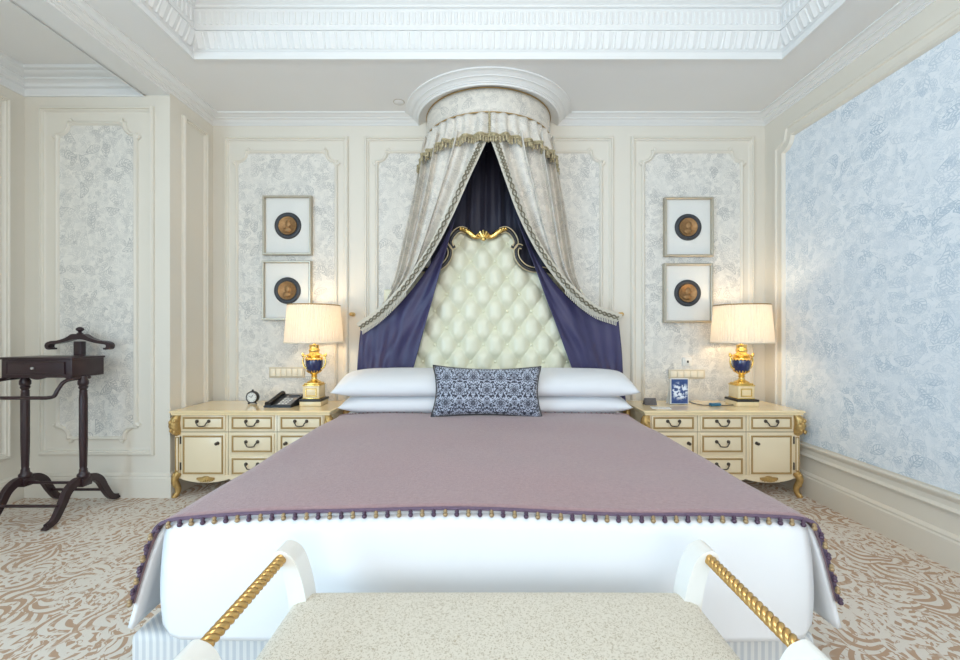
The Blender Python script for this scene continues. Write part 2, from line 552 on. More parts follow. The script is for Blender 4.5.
# ------------------------------------------------------------------ room
YW = 3.65; XL = -2.34; XR = 2.46; YA = 3.15; XA = -3.43; YB = -3.8; ZC = 3.10; ZA = 3.17
ZT = 3.62
struct(MB().box(XA - .2, XR + .2, YB - .2, YW + .2, -.1, 0).build('floor', M['carpet']))
w = MB().box(XL - .1, XR + .1, YW, YW + .1, 0, ZT)
wall_back = struct(w.build('wall_back', M['wall']))
wall_right = struct(MB().box(XR, XR + .1, YB, YW, 0, ZT).build('wall_right', M['wall']))
w = MB().box(XL - .1, XL, YA + .1, YW, 0, ZC + .1)
wall_return = struct(w.build('wall_return', M['wall']))
wall_alcove = struct(MB().box(XA, XL, YA, YA + .1, 0, ZT).build('wall_alcove', M['wall']))
WY0, WY1 = -3.4, .2
w = MB().box(XA - .1, XA, WY1, YA + .1, 0, ZT).box(XA - .1, XA, YB, WY0, 0, ZT).box(XA - .1, XA, WY0, WY1, 0, .3).box(XA - .1, XA, WY0, WY1, 2.75, ZT)
wall_left = struct(w.build('wall_left', M['wall']))
w = MB()
for y in (WY0, -2.0, -.53, WY1 - .07):
    w.box(XA - .07, XA - .02, y, y + .07, .3, 2.75)
w.box(XA - .07, XA - .02, WY0, WY1, .3, .37).box(XA - .07, XA - .02, WY0, WY1, 2.68, 2.75)
win = struct(w.build('window_2', M['whitewood']))
MB().box(XA - .05, XA - .04, WY0 + .03, WY1 - .03, .33, 2.72).build('pane', M['glass'], win)
# rear wall (behind the camera) with a wide window
w = MB().box(XA, -1.25, YB - .1, YB, 0, ZT).box(2.2, XR, YB - .1, YB, 0, ZT).box(-1.25, 2.2, YB - .1, YB, 0, .25).box(-1.25, 2.2, YB - .1, YB, 2.85, ZT)
struct(w.build('wall_rear', M['wall']))
w = MB()
for x in (-1.25, -.12, 1.0, 2.13):
    w.box(x, x + .07, YB - .07, YB - .02, .25, 2.85)
w.box(-1.25, 2.2, YB - .07, YB - .02, .25, .32).box(-1.25, 2.2, YB - .07, YB - .02, 2.78, 2.85)
win = struct(w.build('window_1', M['whitewood']))
MB().box(-1.2, 2.15, YB - .05, YB - .04, .3, 2.8).build('pane', M['glass'], win)

# ceiling: ring around the tray + tray lid, alcove ceiling, beam
TX0, TX1, TY0, TY1 = -1.98, 2.06, -1.6, 2.877
w = MB().box(XL, TX0, YB, YW, ZC, ZC + .03).box(TX1, XR, YB, YW, ZC, ZC + .03).box(TX0, TX1, TY1, YW, ZC, ZC + .03).box(TX0, TX1, YB, TY0, ZC, ZC + .03)
w.box(TX0 - .1, TX1 + .1, TY0 - .1, TY1 + .1, 3.56, 3.6)
struct(w.build('ceiling', M['ceil']))
struct(MB().box(XA, XL - .18, YB, YA, ZA, ZA + .05).build('ceiling_alcove', M['ceil']))
struct(MB().box(XL - .18, XL, YB, YA, 3.012, 3.4).build('ceiling_beam', M['plaster']))

# tray moulding: mitred profile around the opening (d = inwards over the opening)
TP = [(-.002, 3.10), (-.002, 3.092), (.022, 3.092), (.022, 3.112), (.010, 3.118), (.014, 3.138), (-.004, 3.143), (-.004, 3.155), (.0, 3.158), (.006, 3.165)]
TP2 = [(.006, 3.165), (.018, 3.19), (.033, 3.225), (.042, 3.255), (.044, 3.268), (.050, 3.27), (.050, 3.282), (.040, 3.285), (.030, 3.295), (.030, 3.425),
       (.044, 3.43), (.044, 3.445), (.058, 3.452), (.075, 3.475), (.078, 3.495), (.092, 3.50), (.092, 3.515), (.13, 3.545), (.13, 3.56)]
path = [(TX0, TY0), (TX1, TY0), (TX1, TY1), (TX0, TY1)]
w = MB().sweep(path, TP + TP2[1:], True, lambda x, y, h: (x, y, h))
# leaf course and flutes (relief carved into the moulding)


def along_tray(y_from):
    """(origin, direction, inward normal, length) of the three sides seen"""
    return [((TX0, TY1), (1, 0), (0, -1), TX1 - TX0), ((TX0, TY1), (0, -1), (1, 0), TY1 - y_from), ((TX1, TY1), (0, -1), (-1, 0), TY1 - y_from)]


for (ox, oy), (dx, dy), (nx, ny), L in along_tray(0.9):
    s = 0.05
    while s < L - .05:                       # flutes
        def fp(a, d, z):
            return (ox + dx * a + nx * d, oy + dy * a + ny * d, z)
        a0, a1 = s, s + .024
        vs = [fp(a0, .028, 3.318), fp(a1, .028, 3.318), fp(a1, .028, 3.408), fp(a0, .028, 3.408),
              fp(a0 + .006, .037, 3.324), fp(a1 - .006, .037, 3.324), fp(a1 - .006, .037, 3.402), fp(a0 + .006, .037, 3.402)]
        w.add(vs, [(4, 5, 6, 7), (0, 1, 5, 4), (1, 2, 6, 5), (2, 3, 7, 6), (3, 0, 4, 7)])
        s += .0405
    s = .05
    while s < L - .04:                       # leaves: arched tongue with a midrib
        def lp(u, v):
            a = (u - .5) * 2
            wd = .039 * (math.sin(PI * (0.25 + .62 * v))) ** .8
            z = lerp(3.262, 3.172, v)
            d = lerp(.044, .008, v) + .007 * (1 - a * a) + (.003 if abs(a) < .2 else 0)
            return (ox + dx * (s + a * wd) + nx * d, oy + dy * (s + a * wd) + ny * d, z - .005 * (1 - a * a) * v)
        w.grid(lp, 8, 6)
        def dp(u, v):
            a = (u - .5) * 2
            wd = .008
            z = lerp(3.255, 3.168, v)
            d = lerp(.044, .008, v) + .007 * (1 - a * a)
            return (ox + dx * (s + .041 + a * wd) + nx * d, oy + dy * (s + .041 + a * wd) + ny * d, z)
        w.grid(dp, 3, 3)
        s += .082
struct(w.build('trim_1', M['plaster'], smooth=35))

# main cornice with the half-round bay over the bed canopy
CC = (0.055, YW); RB = .60
CP = [(0, 3.030), (.006, 3.031), (.010, 3.040), (.018, 3.043), (.018, 3.049), (.026, 3.051), (.034, 3.060), (.048, 3.066), (.058, 3.067), (.058, 3.073), (.066, 3.075), (.074, 3.082),
      (.090, 3.088), (.100, 3.089), (.106, 3.090), (.106, 3.101)]
arc = [(CC[0] + RB * math.cos(a), CC[1] - RB * math.sin(a)) for a in [PI * k / 40 for k in range(41)]]
path = [(XR, YB), (XR, YW)] + [(arc[0][0], YW - .0005)] + arc[1:-1] + [(arc[-1][0], YW - .0005)] + [(XL, YW), (XL, YB)]
w = MB().sweep(path, CP, False, lambda x, y, h: (x, y, h))
# soffit of the bay between cornice and drum
w.grid(lambda u, v: (CC[0] + lerp(.50, RB + .002, v) * math.cos(PI * u), CC[1] - lerp(.50, RB + .002, v) * math.sin(PI * u), lerp(3.062, 3.031, v ** 3)), 40, 5)
struct(w.build('trim_2', M['plaster'], smooth=30))
# alcove cornice
CP2 = [(0, 3.0), (.010, 3.0), (.012, 3.012), (.006, 3.02), (.006, 3.06), (.022, 3.066), (.028, 3.085), (.05, 3.10), (.058, 3.102), (.058, 3.116), (.075, 3.122), (.095, 3.145), (.115, 3.15), (.12, 3.171)]
w = MB().sweep([(XL - .18, YB), (XL - .18, YA), (XA, YA), (XA, YB)], CP2, False, lambda x, y, h: (x, y, h))
struct(w.build('trim_3', M['plaster'], smooth=30))
# baseboards
BP = [(0, 0), (.022, 0), (.022, .145), (.016, .155), (.018, .165), (.008, .178), (0, .182)]
w = MB().sweep([(XR, YB), (XR, YW), (XL, YW), (XL, YA), (XA, YA), (XA, YB)], BP, False, lambda x, y, h: (x, y, h))
struct(w.build('baseboard_room', M['wall'], smooth=30))
# right wall: low wainscot rail
w = MB().sweep([(XR, YB), (XR, YW)], [(0, .292), (.020, .294), (.026, .305), (.018, .316), (.014, .322), (.014, .352), (.022, .358), (.030, .372), (.036, .380), (.036, .388), (0, .392)], False, lambda x, y, h: (x, y, h))
struct(w.build('trim_4', M['wall'], smooth=30))

# ------------------------------------------------------------------ wall panels
OUT = [(0, 0), (.002, .016), (.010, .026), (.021, .027), (.025, .014), (.034, .014), (.038, .005), (.046, 0)]
INN = [(-.022, 0), (-.020, .012), (-.012, .022), (-.004, .024), (.003, .018), (.006, .006), (.008, 0)]


def rect(u0, u1, z0, z1):
    return [(u0, z0), (u1, z0), (u1, z1), (u0, z1)]


def scallop(u0, u1, z0, z1, r):
    out = []
    k = 8
    for (cx, cz, a0) in ((u0, z0, 90), (u1, z0, 180), (u1, z1, 270), (u0, z1, 360)):
        for i in range(k + 1):
            a = math.radians(a0 - 90 * i / k)
            out.append((cx + r * math.cos(a), cz + r * math.sin(a)))
    return out


def panel(wall, mp, u0, u1, z0, z1, band=(.115, .14), paper=None, curls=True, simple_inner=False):
    """boiserie frame on a wall: mp(u, z, n) -> world"""
    m = MB().sweep(rect(u0, u1, z0, z1), OUT, True, mp)
    iu0, iu1, iz0, iz1 = u0 + band[0], u1 - band[0], z0 + band[1], z1 - band[1]
    o = m.build('panel_moulding', M['wall'], wall, smooth=25)
    if paper is None:
        return
    r = .085
    sc = scallop(iu0, iu1, iz0, iz1, r)
    m = MB().sweep(sc, INN, True, mp)
    if curls:
        for (cx, cz, sx, sz) in ((iu0, iz0, 1, 1), (iu1, iz0, -1, 1), (iu1, iz1, -1, -1), (iu0, iz1, 1, -1)):
            for sw in (0, 1):
                pts = []
                for k in range(17):
                    t_ = k / 16
                    a = -PI * .5 + t_ * PI * 1.75
                    rr = .026 * (1 - .72 * t_)
                    p_, q_ = r + rr * math.cos(a) * .9, -.022 + rr * math.sin(a) * .9 + .012
                    if sw:
                        p_, q_ = q_, p_
                    pts.append(mp(cx + sx * p_, cz + sz * q_, .008))
                m.tube(pts, lambda t_: .014 - .006 * t_, 7)
    m.build('inner_moulding', M['wall'], wall, smooth=40)
    MB().poly([mp(a, b, .004) for a, b in sc]).build('wallpaper', paper, wall, smooth=0, fixn=False)


mb_ = lambda u, z, n: (u, YW - n, z)
panel(wall_back, mb_, -2.235, -1.158, .315, 2.935, paper=M['paper'])
panel(wall_back, mb_, -1.02, 1.14, .315, 2.935, paper=M['paper'])
panel(wall_back, mb_, 1.29, 2.36, .315, 2.935, paper=M['paper'])
panel(wall_alcove, lambda u, z, n: (u, YA - n, z), -3.315, -2.453, .315, 2.925, (.145, .135), paper=M['paper'])
panel(wall_return, lambda u, z, n: (XL + n, u, z), YA + .12, YW - .08, .315, 2.93)
panel(wall_left, lambda u, z, n: (XA + n, u, z), 1.6, 3.05, .32, 2.93)
# big wallpaper field of the right wall
mr = lambda u, z, n: (XR - n, u, z)
BIG = [(-.115, 0), (-.112, .018), (-.10, .026), (-.085, .026), (-.078, .016), (-.05, .014), (-.03, .016), (-.02, .028), (-.008, .030), (0, .018), (.004, 0)]
Y0, Y1, Z0, Z1 = -1.6, 3.40, .40, 2.785
outl = []
for k in range(9):
    a = math.radians(270 - 90 * k / 8)
    outl.append((Y1 + .10 * math.cos(a), Z1 + .10 * math.sin(a)))
scp = [(Y1, Z0), ] + [(Y1, Z1 - .10)] + [(Y1 - .05, Z1 - .085), (Y1 - .085, Z1 - .05), (Y1 - .10, Z1)] + [(Y0, Z1), (Y0, Z0)]
# heading u up then back: inside lies to the left
MB().sweep(scp[:-1], BIG, False, mr).build('panel_moulding', M['wall'], wall_right, smooth=25)
MB().poly([mr(a, b, .004) for a, b in scp]).build('wallpaper', M['paper_daytint'], wall_right, smooth=0, fixn=False)

# ------------------------------------------------------------------ bed
XB0, XB1 = -1.04, 1.07
XC = .015
bed = thing('bed', 'wide double bed with a pale striped upholstered base, in the middle of the room', 'bed', (XC, 2.4, 0))
m = MB().box(-1.155, 1.095, 1.372, 3.06, .04, .244, .024, 4)
m.build('bed_base', M['stripe'], bed, bed.location)
for (x, y) in ((-1.05, 1.47), (.99, 1.47), (-1.05, 2.97), (.99, 2.97)):
    MB().lathe([(.03, 0), (.035, .04), (.038, .06)], 16, (x, y, 0)).build('foot', M['ebony'], bed, bed.location)
MB().box(-.99, 1.02, 1.40, 3.48, .243, .585, .05, 4).build('mattress', M['white'], bed, bed.location)


def section(off, drop_z, flare):
    """bed cross-section from left hem over the top to the right hem"""
    L = [(-1.0 * 1.055 - flare - off, drop_z), (-1.055 - flare * .62 - off, lerp(drop_z, .6, .38)), (-1.055 - flare * .22 - off, lerp(drop_z, .6, .75)),
         (-1.045 - off, .585 + off), (-1.015, .607 + off), (-.93, .614 + off), (-.6, .626 + off), (0, .633 + off)]
    Lr = [(-x + 2 * XC - max(0, -x - 1.055) * .25, z) for x, z in L[::-1]]
    return L + Lr[1:]


def wob(x, y, k=1.0):
    return k * (.0045 * math.sin(3.1 * x + 1.7 * y) + .003 * math.sin(7.3 * x - 4.1 * y + 1) + .003 * math.sin(5 * y + 2.3 * x * x))


def slim(x, y):
    # the bedding hangs straight where it passes the nightstands
    k = min(1, max(0, (y - 2.45) / .4)); k = k * k * (3 - 2 * k)
    ex = abs(x - XC) - 1.057
    return x if ex <= 0 else x - math.copysign(ex * .85 * k, x - XC)


DS = section(0, .262, .100)


def duv(u, v):
    x, z = spline(DS, u)
    y = lerp(3.44, 1.376, v)
    x = slim(x, y)
    side = max(0, (.58 - z) / .33) * (1 if y < 2.6 else .2)
    x += side * .012 * math.sin(y * 9 + (0 if x < 0 else 2)) * (1 if x > 0 else -1)
    return (x, y, z + wob(x, y) * (1 - side))


m = MB().grid(duv, 70, 40)
XF0, XF1 = -1.032, 1.063


def front(u, v):
    # foot drop: rolls over the edge then hangs, corners rounded at the bottom
    x = lerp(XF0, XF1, u)
    a = min(v / .15, 1.0) * PI / 2
    zt = .611 + .018 * (1 - ((x - XC) / 1.05) ** 2)
    if v < .15:
        y, z = 1.39 - .035 * math.sin(a), zt - .035 * (1 - math.cos(a))
    else:
        w_ = (v - .15) / .85
        y = 1.355 - .014 * math.sin(PI * w_) - .01 * w_ + .006 * math.sin(x * 5 + 1) * w_
        z = lerp(zt - .035, .252, w_)
    e = max(0, abs((x - XC) / 1.0475) - .93) / .07
    z += .035 * (e ** 2.5) * max(0, (v - .5) * 2)
    y += .02 * e ** 2
    return (x, y, z + wob(x, 1.38) * (1 - v))


m.grid(front, 60, 24)
duvet = m.build('duvet', M['white'], None, (0, 0, 0), solid=.016, smooth=60)
tag(duvet, 'white duvet hanging over the foot of the bed under the mauve throw', 'duvet')

throw = thing('bed_throw', 'mauve wool throw with beaded edging spread over the bed', 'blanket', (XC, 2.2, .63))
TS = section(.014, .350, .074)


def thr(u, v):
    x, z = spline(TS, u)
    yh = 3.04 + .012 * math.sin(x * 6) + .02 * abs(x)
    y = lerp(yh, 1.372, v)
    x = slim(x, y)
    side = max(0, (.59 - z) / .25) * (1 if y < 2.6 else .2)
    x += side * .010 * math.sin(y * 9 + (0 if x < 0 else 2)) * (1 if x > 0 else -1)
    return (x, y, z + (.004 + wob(x, y)) * (1 - min(side, 1)) + .004 * math.sin(4 * x + 9 * y) * math.sin(3 * y))


MB().grid(thr, 80, 60).build('wool_cloth', M['throw'], throw, throw.location, solid=.010, smooth=60)
edge = [thr(k / 160, 1.0) for k in range(161)]
edge = [(x, y - .008, z) for x, y, z in edge]
MB().tube(edge, .0062, 6).build('edge_braid', M['braid'], throw, throw.location)
hd = [thr(k / 120, 0.0) for k in range(121)]
m = MB().tube(hd, .006, 6)
for k in range(26, 96):
    x, y, z = hd[k]
    m.ball((x, y + .012, z + .004), .008, seg=6, rings=4)
m.build('edge_braid', M['throw'], throw, throw.location)
# beads hanging on the foot edge
cum = [0]
for a, b in zip(edge, edge[1:]):
    cum.append(cum[-1] + math.dist(a, b))


def on_edge(s):
    for i in range(len(cum) - 1):
        if cum[i + 1] >= s:
            return vl(edge[i], edge[i + 1], (s - cum[i]) / (cum[i + 1] - cum[i]))
    return edge[-1]


proto = {}
N = 72
for k in range(N):
    s = cum[-1] * (k + .5) / N
    x, y, z = on_edge(s)
    key = k % 2
    top = z > .58
    px_, py_, pz_ = x, y - .008, z - .016
    if not top:
        px_ += .010 * (1 if x < XC else -1) * .3
        pz_ = z - .008; py_ = y - .014
    if key not in proto:
        b = MB().ball((0, 0, 0), .0082, 1, 1, 1, 12, 8)
        b.lathe([(.003, .008), (.0075, .009), (.006, .013), (.003, .016)], 8)
        proto[key] = b.build('bead', M['goldbead'] if key == 0 else M['purple'], throw)
        o = proto[key]
    else:
        o = proto[key].copy(); COL.objects.link(o)
    o.location = (px_ - throw.location[0], py_ - throw.location[1], pz_ - throw.location[2])


def pillow_mesh(W, D, T, n=26, pinch=.06, low=1.0):
    """soft pillow lying in x/y, thickness z, centre at the origin"""
    m = MB()

    def surf(sgn):
        def f(u, v):
            a, b = u * 2 - 1, v * 2 - 1
            ax = math.copysign(abs(a) ** .9, a); by = math.copysign(abs(b) ** .9, b)
            x = ax * W / 2 * (1 - pinch * (1 - by * by) * .35 * abs(ax) ** 6 - 0)
            y = by * D / 2 * (1 - pinch * (1 - ax * ax) * .6 * abs(by) ** 6)
            h = (max(0, 1 - abs(ax) ** 5) ** .5) * (max(0, 1 - abs(by) ** 2.6) ** .55)
            h += (.03 * math.sin(5 * a + 2) * math.sin(3 * b) + .018 * math.sin(13 * a + 4 * b) * abs(a)) * h
            return (x, y, (T / 2 if sgn > 0 else -T / 2 * low) * h)
        return f
    m.grid(surf(1), n, n)
    m.grid(surf(-1), n, n)
    return m


def weld(o, d=.0005):
    b = bmesh.new(); b.from_mesh(o.data)
    bmesh.ops.remove_doubles(b, verts=b.verts, dist=d)
    bmesh.ops.recalc_face_normals(b, faces=b.faces)
    b.to_mesh(b and o.data); b.free()


PG = 'white pillows at the head of the bed'


def pillow(x, y, z, W, D, T, tilt, yaw, label):
    o = pillow_mesh(W, D, T, 34, low=.7 if T > .18 else .9).build('pillow', M['white'], smooth=80)
    weld(o)
    o.location = (x, y, z)
    o.rotation_euler = (tilt, 0, yaw)
    return tag(o, label, 'pillow', PG)


pillow(-.555, 3.24, .705, .98, .42, .155, .08, .0, 'lower white pillow at the head of the bed on the telephone side')
pillow(.605, 3.24, .705, .98, .42, .155, .08, .0, 'lower white pillow at the head of the bed on the flower card side')
pillow(-.575, 3.22, .845, 1.03, .43, .20, .20, .02, 'upper white pillow on the stack nearest the telephone')
pillow(.625, 3.22, .845, 1.03, .43, .20, .20, -.02, 'upper white pillow on the stack nearest the flower card')

# damask lumbar cushion leaning on the pillows
cm = pillow_mesh(.775, .365, .15, 30, .25)
cm.v = [(x, -z, y) for x, y, z in cm.v]
cush = cm.build('lumbar_cushion', M['damask'], smooth=80)
weld(cush)
cush.location = (.034, 2.955, .818); cush.rotation_euler = (-.28, .012, 0)
tag(cush, 'oblong pale blue cushion with a black damask pattern standing against the pillows', 'cushion')
pts = []
for k in range(4):
    cs = [(-1, -1), (1, -1), (1, 1), (-1, 1)]
    a, b = cs[k], cs[(k + 1) % 4]
    for j in range(14):
        q = vl(a, b, j / 14)
        ax, bz = q
        x = ax * .3875 * (1 - .25 * (1 - bz * bz) * .35 * abs(ax) ** 6); z = bz * .1825 * (1 - .25 * (1 - ax * ax) * .6 * abs(bz) ** 6)
        pts.append((x, 0, z))
MB().tube(pts, .006, 6, closed=True).build('piping', M['black'], cush)

# ------------------------------------------------------------------ headboard
HX = .010; HY = 3.565; HW = .85
hb = thing('headboard', 'ivory diamond-tufted leather headboard with a black and gilt scrolled frame', 'headboard', (HX, 3.6, 0))


def hp(px, py):
    k = 3.53 / F
    return ((px - CX) * k - HX, H - (py - CY) * k)


half = [hp(483.5, 233.5), hp(489, 235), hp(497, 233.5), hp(505, 229.5), hp(511, 233), hp(515.5, 240), hp(516, 247), hp(515.5, 252), hp(518, 260), hp(525, 267.5), hp(534, 270.5), hp(543, 270), hp(553, 274), hp(564, 287), hp(575, 308), hp(582, 335)]
half = [(max(x, 0), z) for x, z in half]
half[0] = (0.0, half[0][1])
half += [(HW, 1.15), (HW, .9), (HW, .45)]
top_prof = []
for k in range(0, 121):
    q = spline(half[:15], k / 120)
    top_prof.append(q)


def ztop(x):
    ax = abs(x)
    best = 1.6
    zs = [a[1] + (b[1] - a[1]) * (ax - a[0]) / (b[0] - a[0]) for a, b in zip(top_prof, top_prof[1:]) if (a[0] - ax) * (b[0] - ax) <= 0 and abs(b[0] - a[0]) > 1e-6]
    if zs:
        return min(zs) - .012
    return 1.6


DX, DZ = .205, .1425
BX0, BZ0 = -.002, 1.414


def tuft(x, z):
    p = (x - BX0) / DX; q = (z - BZ0) / (2 * DZ)
    s_, t_ = p + q, p - q
    cr = (abs(math.sin(PI * s_)) * abs(math.sin(PI * t_)))
    ds = s_ - round(s_); dt = t_ - round(t_)
    d2 = (ds + dt) ** 2 * (DX / 2) ** 2 + (ds - dt) ** 2 * DZ ** 2
    dim = math.exp(-d2 / (.052 ** 2))
    return .030 * (1 - math.exp(-3.2 * cr)) + .034 * (1 - dim) - .012


m = MB()
nx, nz = 200, 190


def hbf(u, v):
    x = lerp(-HW + .015, HW - .015, u)
    zt = ztop(x)
    z = min(lerp(.45, 2.09, v), zt)
    e = min(1, (zt - z) / .05, (HW - abs(x)) / .05)
    return (HX + x, HY - tuft(x, z) * max(0, e) ** .6, z)


m.grid(hbf, nx, nz)
m.build('leather_panel', M['leather'], hb, hb.location, smooth=80)
outline = [(x, z) for x, z in top_prof] + [(HW, 1.15), (HW, .3)]
full = [(-x, z) for x, z in outline[::-1]] + outline[1:]
MB().prism([(HX + x, z - .004) for x, z in full], lambda a, b, h: (a, h, b), 3.588, 3.606).build('back_board', M['midnight'], hb, hb.location, smooth=0)
for j in range(-8, 6):
    for i in range(-5, 6):
        x = BX0 + (i + (.5 if j % 2 else 0)) * DX; z = BZ0 + j * DZ
        if abs(x) < HW - .06 and .8 < z < ztop(x) - .05:
            MB().ball((HX + x, HY + .001, z), .0125, 1, .7, 1, 10, 6).build('button', M['leather'], hb, hb.location)


def frame_piece(pts, r0, r1, mat, name, parent, yy=3.525, fl=.8):
    P3 = [(HX + x, yy, z) for x, z in pts]
    return MB().tube(P3, lambda t_: lerp(r0, r1, t_), 12, up=(0, -1, 0), sx=fl).build(name, mat, parent, hb.location, smooth=60)


fr = None
for sg in (1, -1):
    up = [hp(500, 231.5), hp(505, 229.8), hp(510, 232), hp(514, 237), hp(516, 243), hp(513.5, 247.5), hp(511, 246.5)]
    lo = [hp(522, 247.5), hp(518.5, 246.5), hp(516, 251), hp(517.5, 259), hp(524, 266.5), hp(533, 270), hp(543, 270), hp(553, 274), hp(564, 287), hp(575, 308), hp(582, 335), (HW, 1.15), (HW, .9), (HW, .45)]
    for seg, r0, r1 in ((up, .024, .014), (lo, .016, .027)):
        pts = [spline(seg, k / 60) for k in range(61)]
        pts = [(x * sg, z) for x, z in pts]
        fo = frame_piece(pts, r0, r1, M['black'], 'frame_scroll', hb)
        # gilt edge lines on both sides of the black band
        for sd in (1, -1):
            ed = []
            for k in range(61):
                a = Vector(pts[max(k - 1, 0)]); b = Vector(pts[min(k + 1, 60)])
                d = (b - a).normalized()
                rr = lerp(r0, r1, k / 60)
                ed.append((pts[k][0] - d.y * rr * sd, pts[k][1] + d.x * rr * sd))
            frame_piece(ed, .0045, .0045, M['goldline'], 'gilt_line', fo, 3.514, 1)
    # gilt acanthus leaf beside the crest
    lf = [hp(487, 238), hp(492, 237.5), hp(498, 233), hp(503, 230.5), hp(507, 230.5)]
    pts = [(x * sg, z) for x, z in [spline(lf, k / 20) for k in range(21)]]
    P3 = [(HX + x, 3.492, z) for x, z in pts]
    lm = MB().tube(P3, lambda t_: .005 + .017 * math.sin(PI * min(1, t_ * .8 + .18)), 10, up=(0, -1, 0), sx=.7)
    for k in range(3, 20, 3):
        lm.ball((P3[k][0], 3.482, P3[k][2] + .006), .009, 1, .8, 1.4, 8, 6)
    lm.build('crest_leaf', M['brass'], hb, hb.location)
cr = MB()
for k in range(-3, 4):
    a = k * .42
    base = Vector(hp(483.3, 240))
    for q in range(2):
        cr.tube([(HX + base.x + math.sin(a) * r_ * 1.1, 3.485 - .008 * (1 - abs(k) / 4), base.y + math.cos(a) * r_ * 1.05 + (.004 if q else 0)) for r_ in (.004, .02, .04, .062 - .004 * abs(k))], lambda t_: .005 + .006 * t_, 8)
cr.ball((HX + base.x, 3.478, base.y - .004), .016, 1.5, .8, .9)
cr.build('crest_shell', M['brass'], hb, hb.location)

# ------------------------------------------------------------------ canopy
RC = .525
can = thing('bed_canopy', 'half-round toile canopy with a gathered fringed valance above the headboard', 'canopy', (CC[0], YW, 2.6))


def cyl(a, r, z):
    return (CC[0] + r * math.cos(a), CC[1] - r * math.sin(a), z)


m = MB().grid(lambda u, v: cyl(PI * u, RC, lerp(3.058, 2.87, v)), 60, 4)
m.build('crown_drum', M['drape'], can, can.location, solid=.01)
m = MB()
for zz, rr in ((3.054, .005), (2.872, .005)):
    m2 = MB().tube([cyl(PI * k / 60, RC + .006, zz) for k in range(61)], rr, 8).build('cord_trim', M['giltline'], can, can.location)


def scal(u):
    # swags along the valance hem with a cusp in the middle
    return .018 * abs(math.sin(PI * 7 * (u - .5))) - .006 + .02 * math.exp(-((u - .5) / .018) ** 2)


def val(u, v):
    a = PI * u
    g = math.sin(38 * PI * (u + .006 * math.sin(9 * u * PI))) * .75 + .35 * math.sin(23 * PI * u + 1)
    r = RC + .008 + .014 * v + .023 * g * (.5 + .5 * v) + .03 * v * v
    z = lerp(2.865, 2.665 + scal(u) * 1.0, v) - .045 * v * (abs(u - .5) * 2) ** 4
    return cyl(a, r, z)


vp = MB().grid(val, 240, 10).build('valance', M['drape'], can, can.location, solid=.006, smooth=80)
m = MB()
top = [val(k / 200, 1.0) for k in range(201)]
top = [(CC[0] + (x - CC[0]) * 1.012, YW - (YW - y) * 1.012, z) for x, y, z in top]
m.tube([(x, y, z + .010) for x, y, z in top], .010, 6, sx=1.0)
m.tube([(x, y, z - .004) for x, y, z in top], .007, 6)
for k in range(1, 200, 2):
    x, y, z = top[k]
    y -= .004 * (k % 4 - 1)
    m.lathe([(.002, 0), (.009, -.012), (.0075, -.022), (.010, -.034), (.004, -.044)], 6, (x, y, z - .006))
m.build('fringe', M['fringe'], vp, can.location)
# strand of beads over the middle cusp
m = MB()
for k in range(12):
    p_ = val(.5, k / 11)
    m.ball((p_[0], p_[1] - .012, p_[2]), .010, 1, .7, 1, 8, 6)
m.build('centre_braid', M['fringe'], vp, can.location)

# dark cloth behind the headboard
def backc(u, v):
    x = CC[0] + lerp(-.60, .60, u) * lerp(.66, 1.0, v)
    g = math.sin(2 * PI * 4.5 * u + .6 * math.sin(5 * v)) + .4 * math.sin(2 * PI * 11 * u + v)
    z = lerp(2.92, .75, v)
    return (x, 3.627 + .009 * g if z < 2.15 else 3.60 + .022 * g, z)


o = MB().grid(backc, 140, 24).build('back_curtain', M['midnight'], None, solid=.004, smooth=80)
tag(o, 'midnight blue curtain falling straight behind the tufted headboard', 'curtain')
# gathered rosette under the crown
inner = {
    -1: [at(488, 139, 3.105), at(478, 162, 3.13), at(470, 180, 3.17), at(452, 222, 3.26), at(432, 259, 3.34), at(408, 292, 3.41), at(384, 316, 3.46), at(362, 331, 3.52)],
    1: [at(490, 139, 3.105), at(498, 162, 3.13), at(504.5, 182, 3.17), at(518, 220, 3.26), at(538, 258, 3.34), at(563, 290, 3.41), at(590, 312, 3.46), at(617, 322, 3.52)]}
outer = {
    -1: [at(425, 140, 3.58), at(421, 165, 3.58), at(414, 200, 3.58), at(404, 242, 3.58), at(394, 283, 3.58), at(382, 306, 3.58), at(371, 320, 3.57), at(361, 328, 3.55)],
    1: [at(553, 140, 3.58), at(555, 165, 3.58), at(562, 200, 3.58), at(569, 240, 3.58), at(576, 280, 3.58), at(588, 302, 3.58), at(602, 314, 3.57), at(618, 319, 3.55)]}
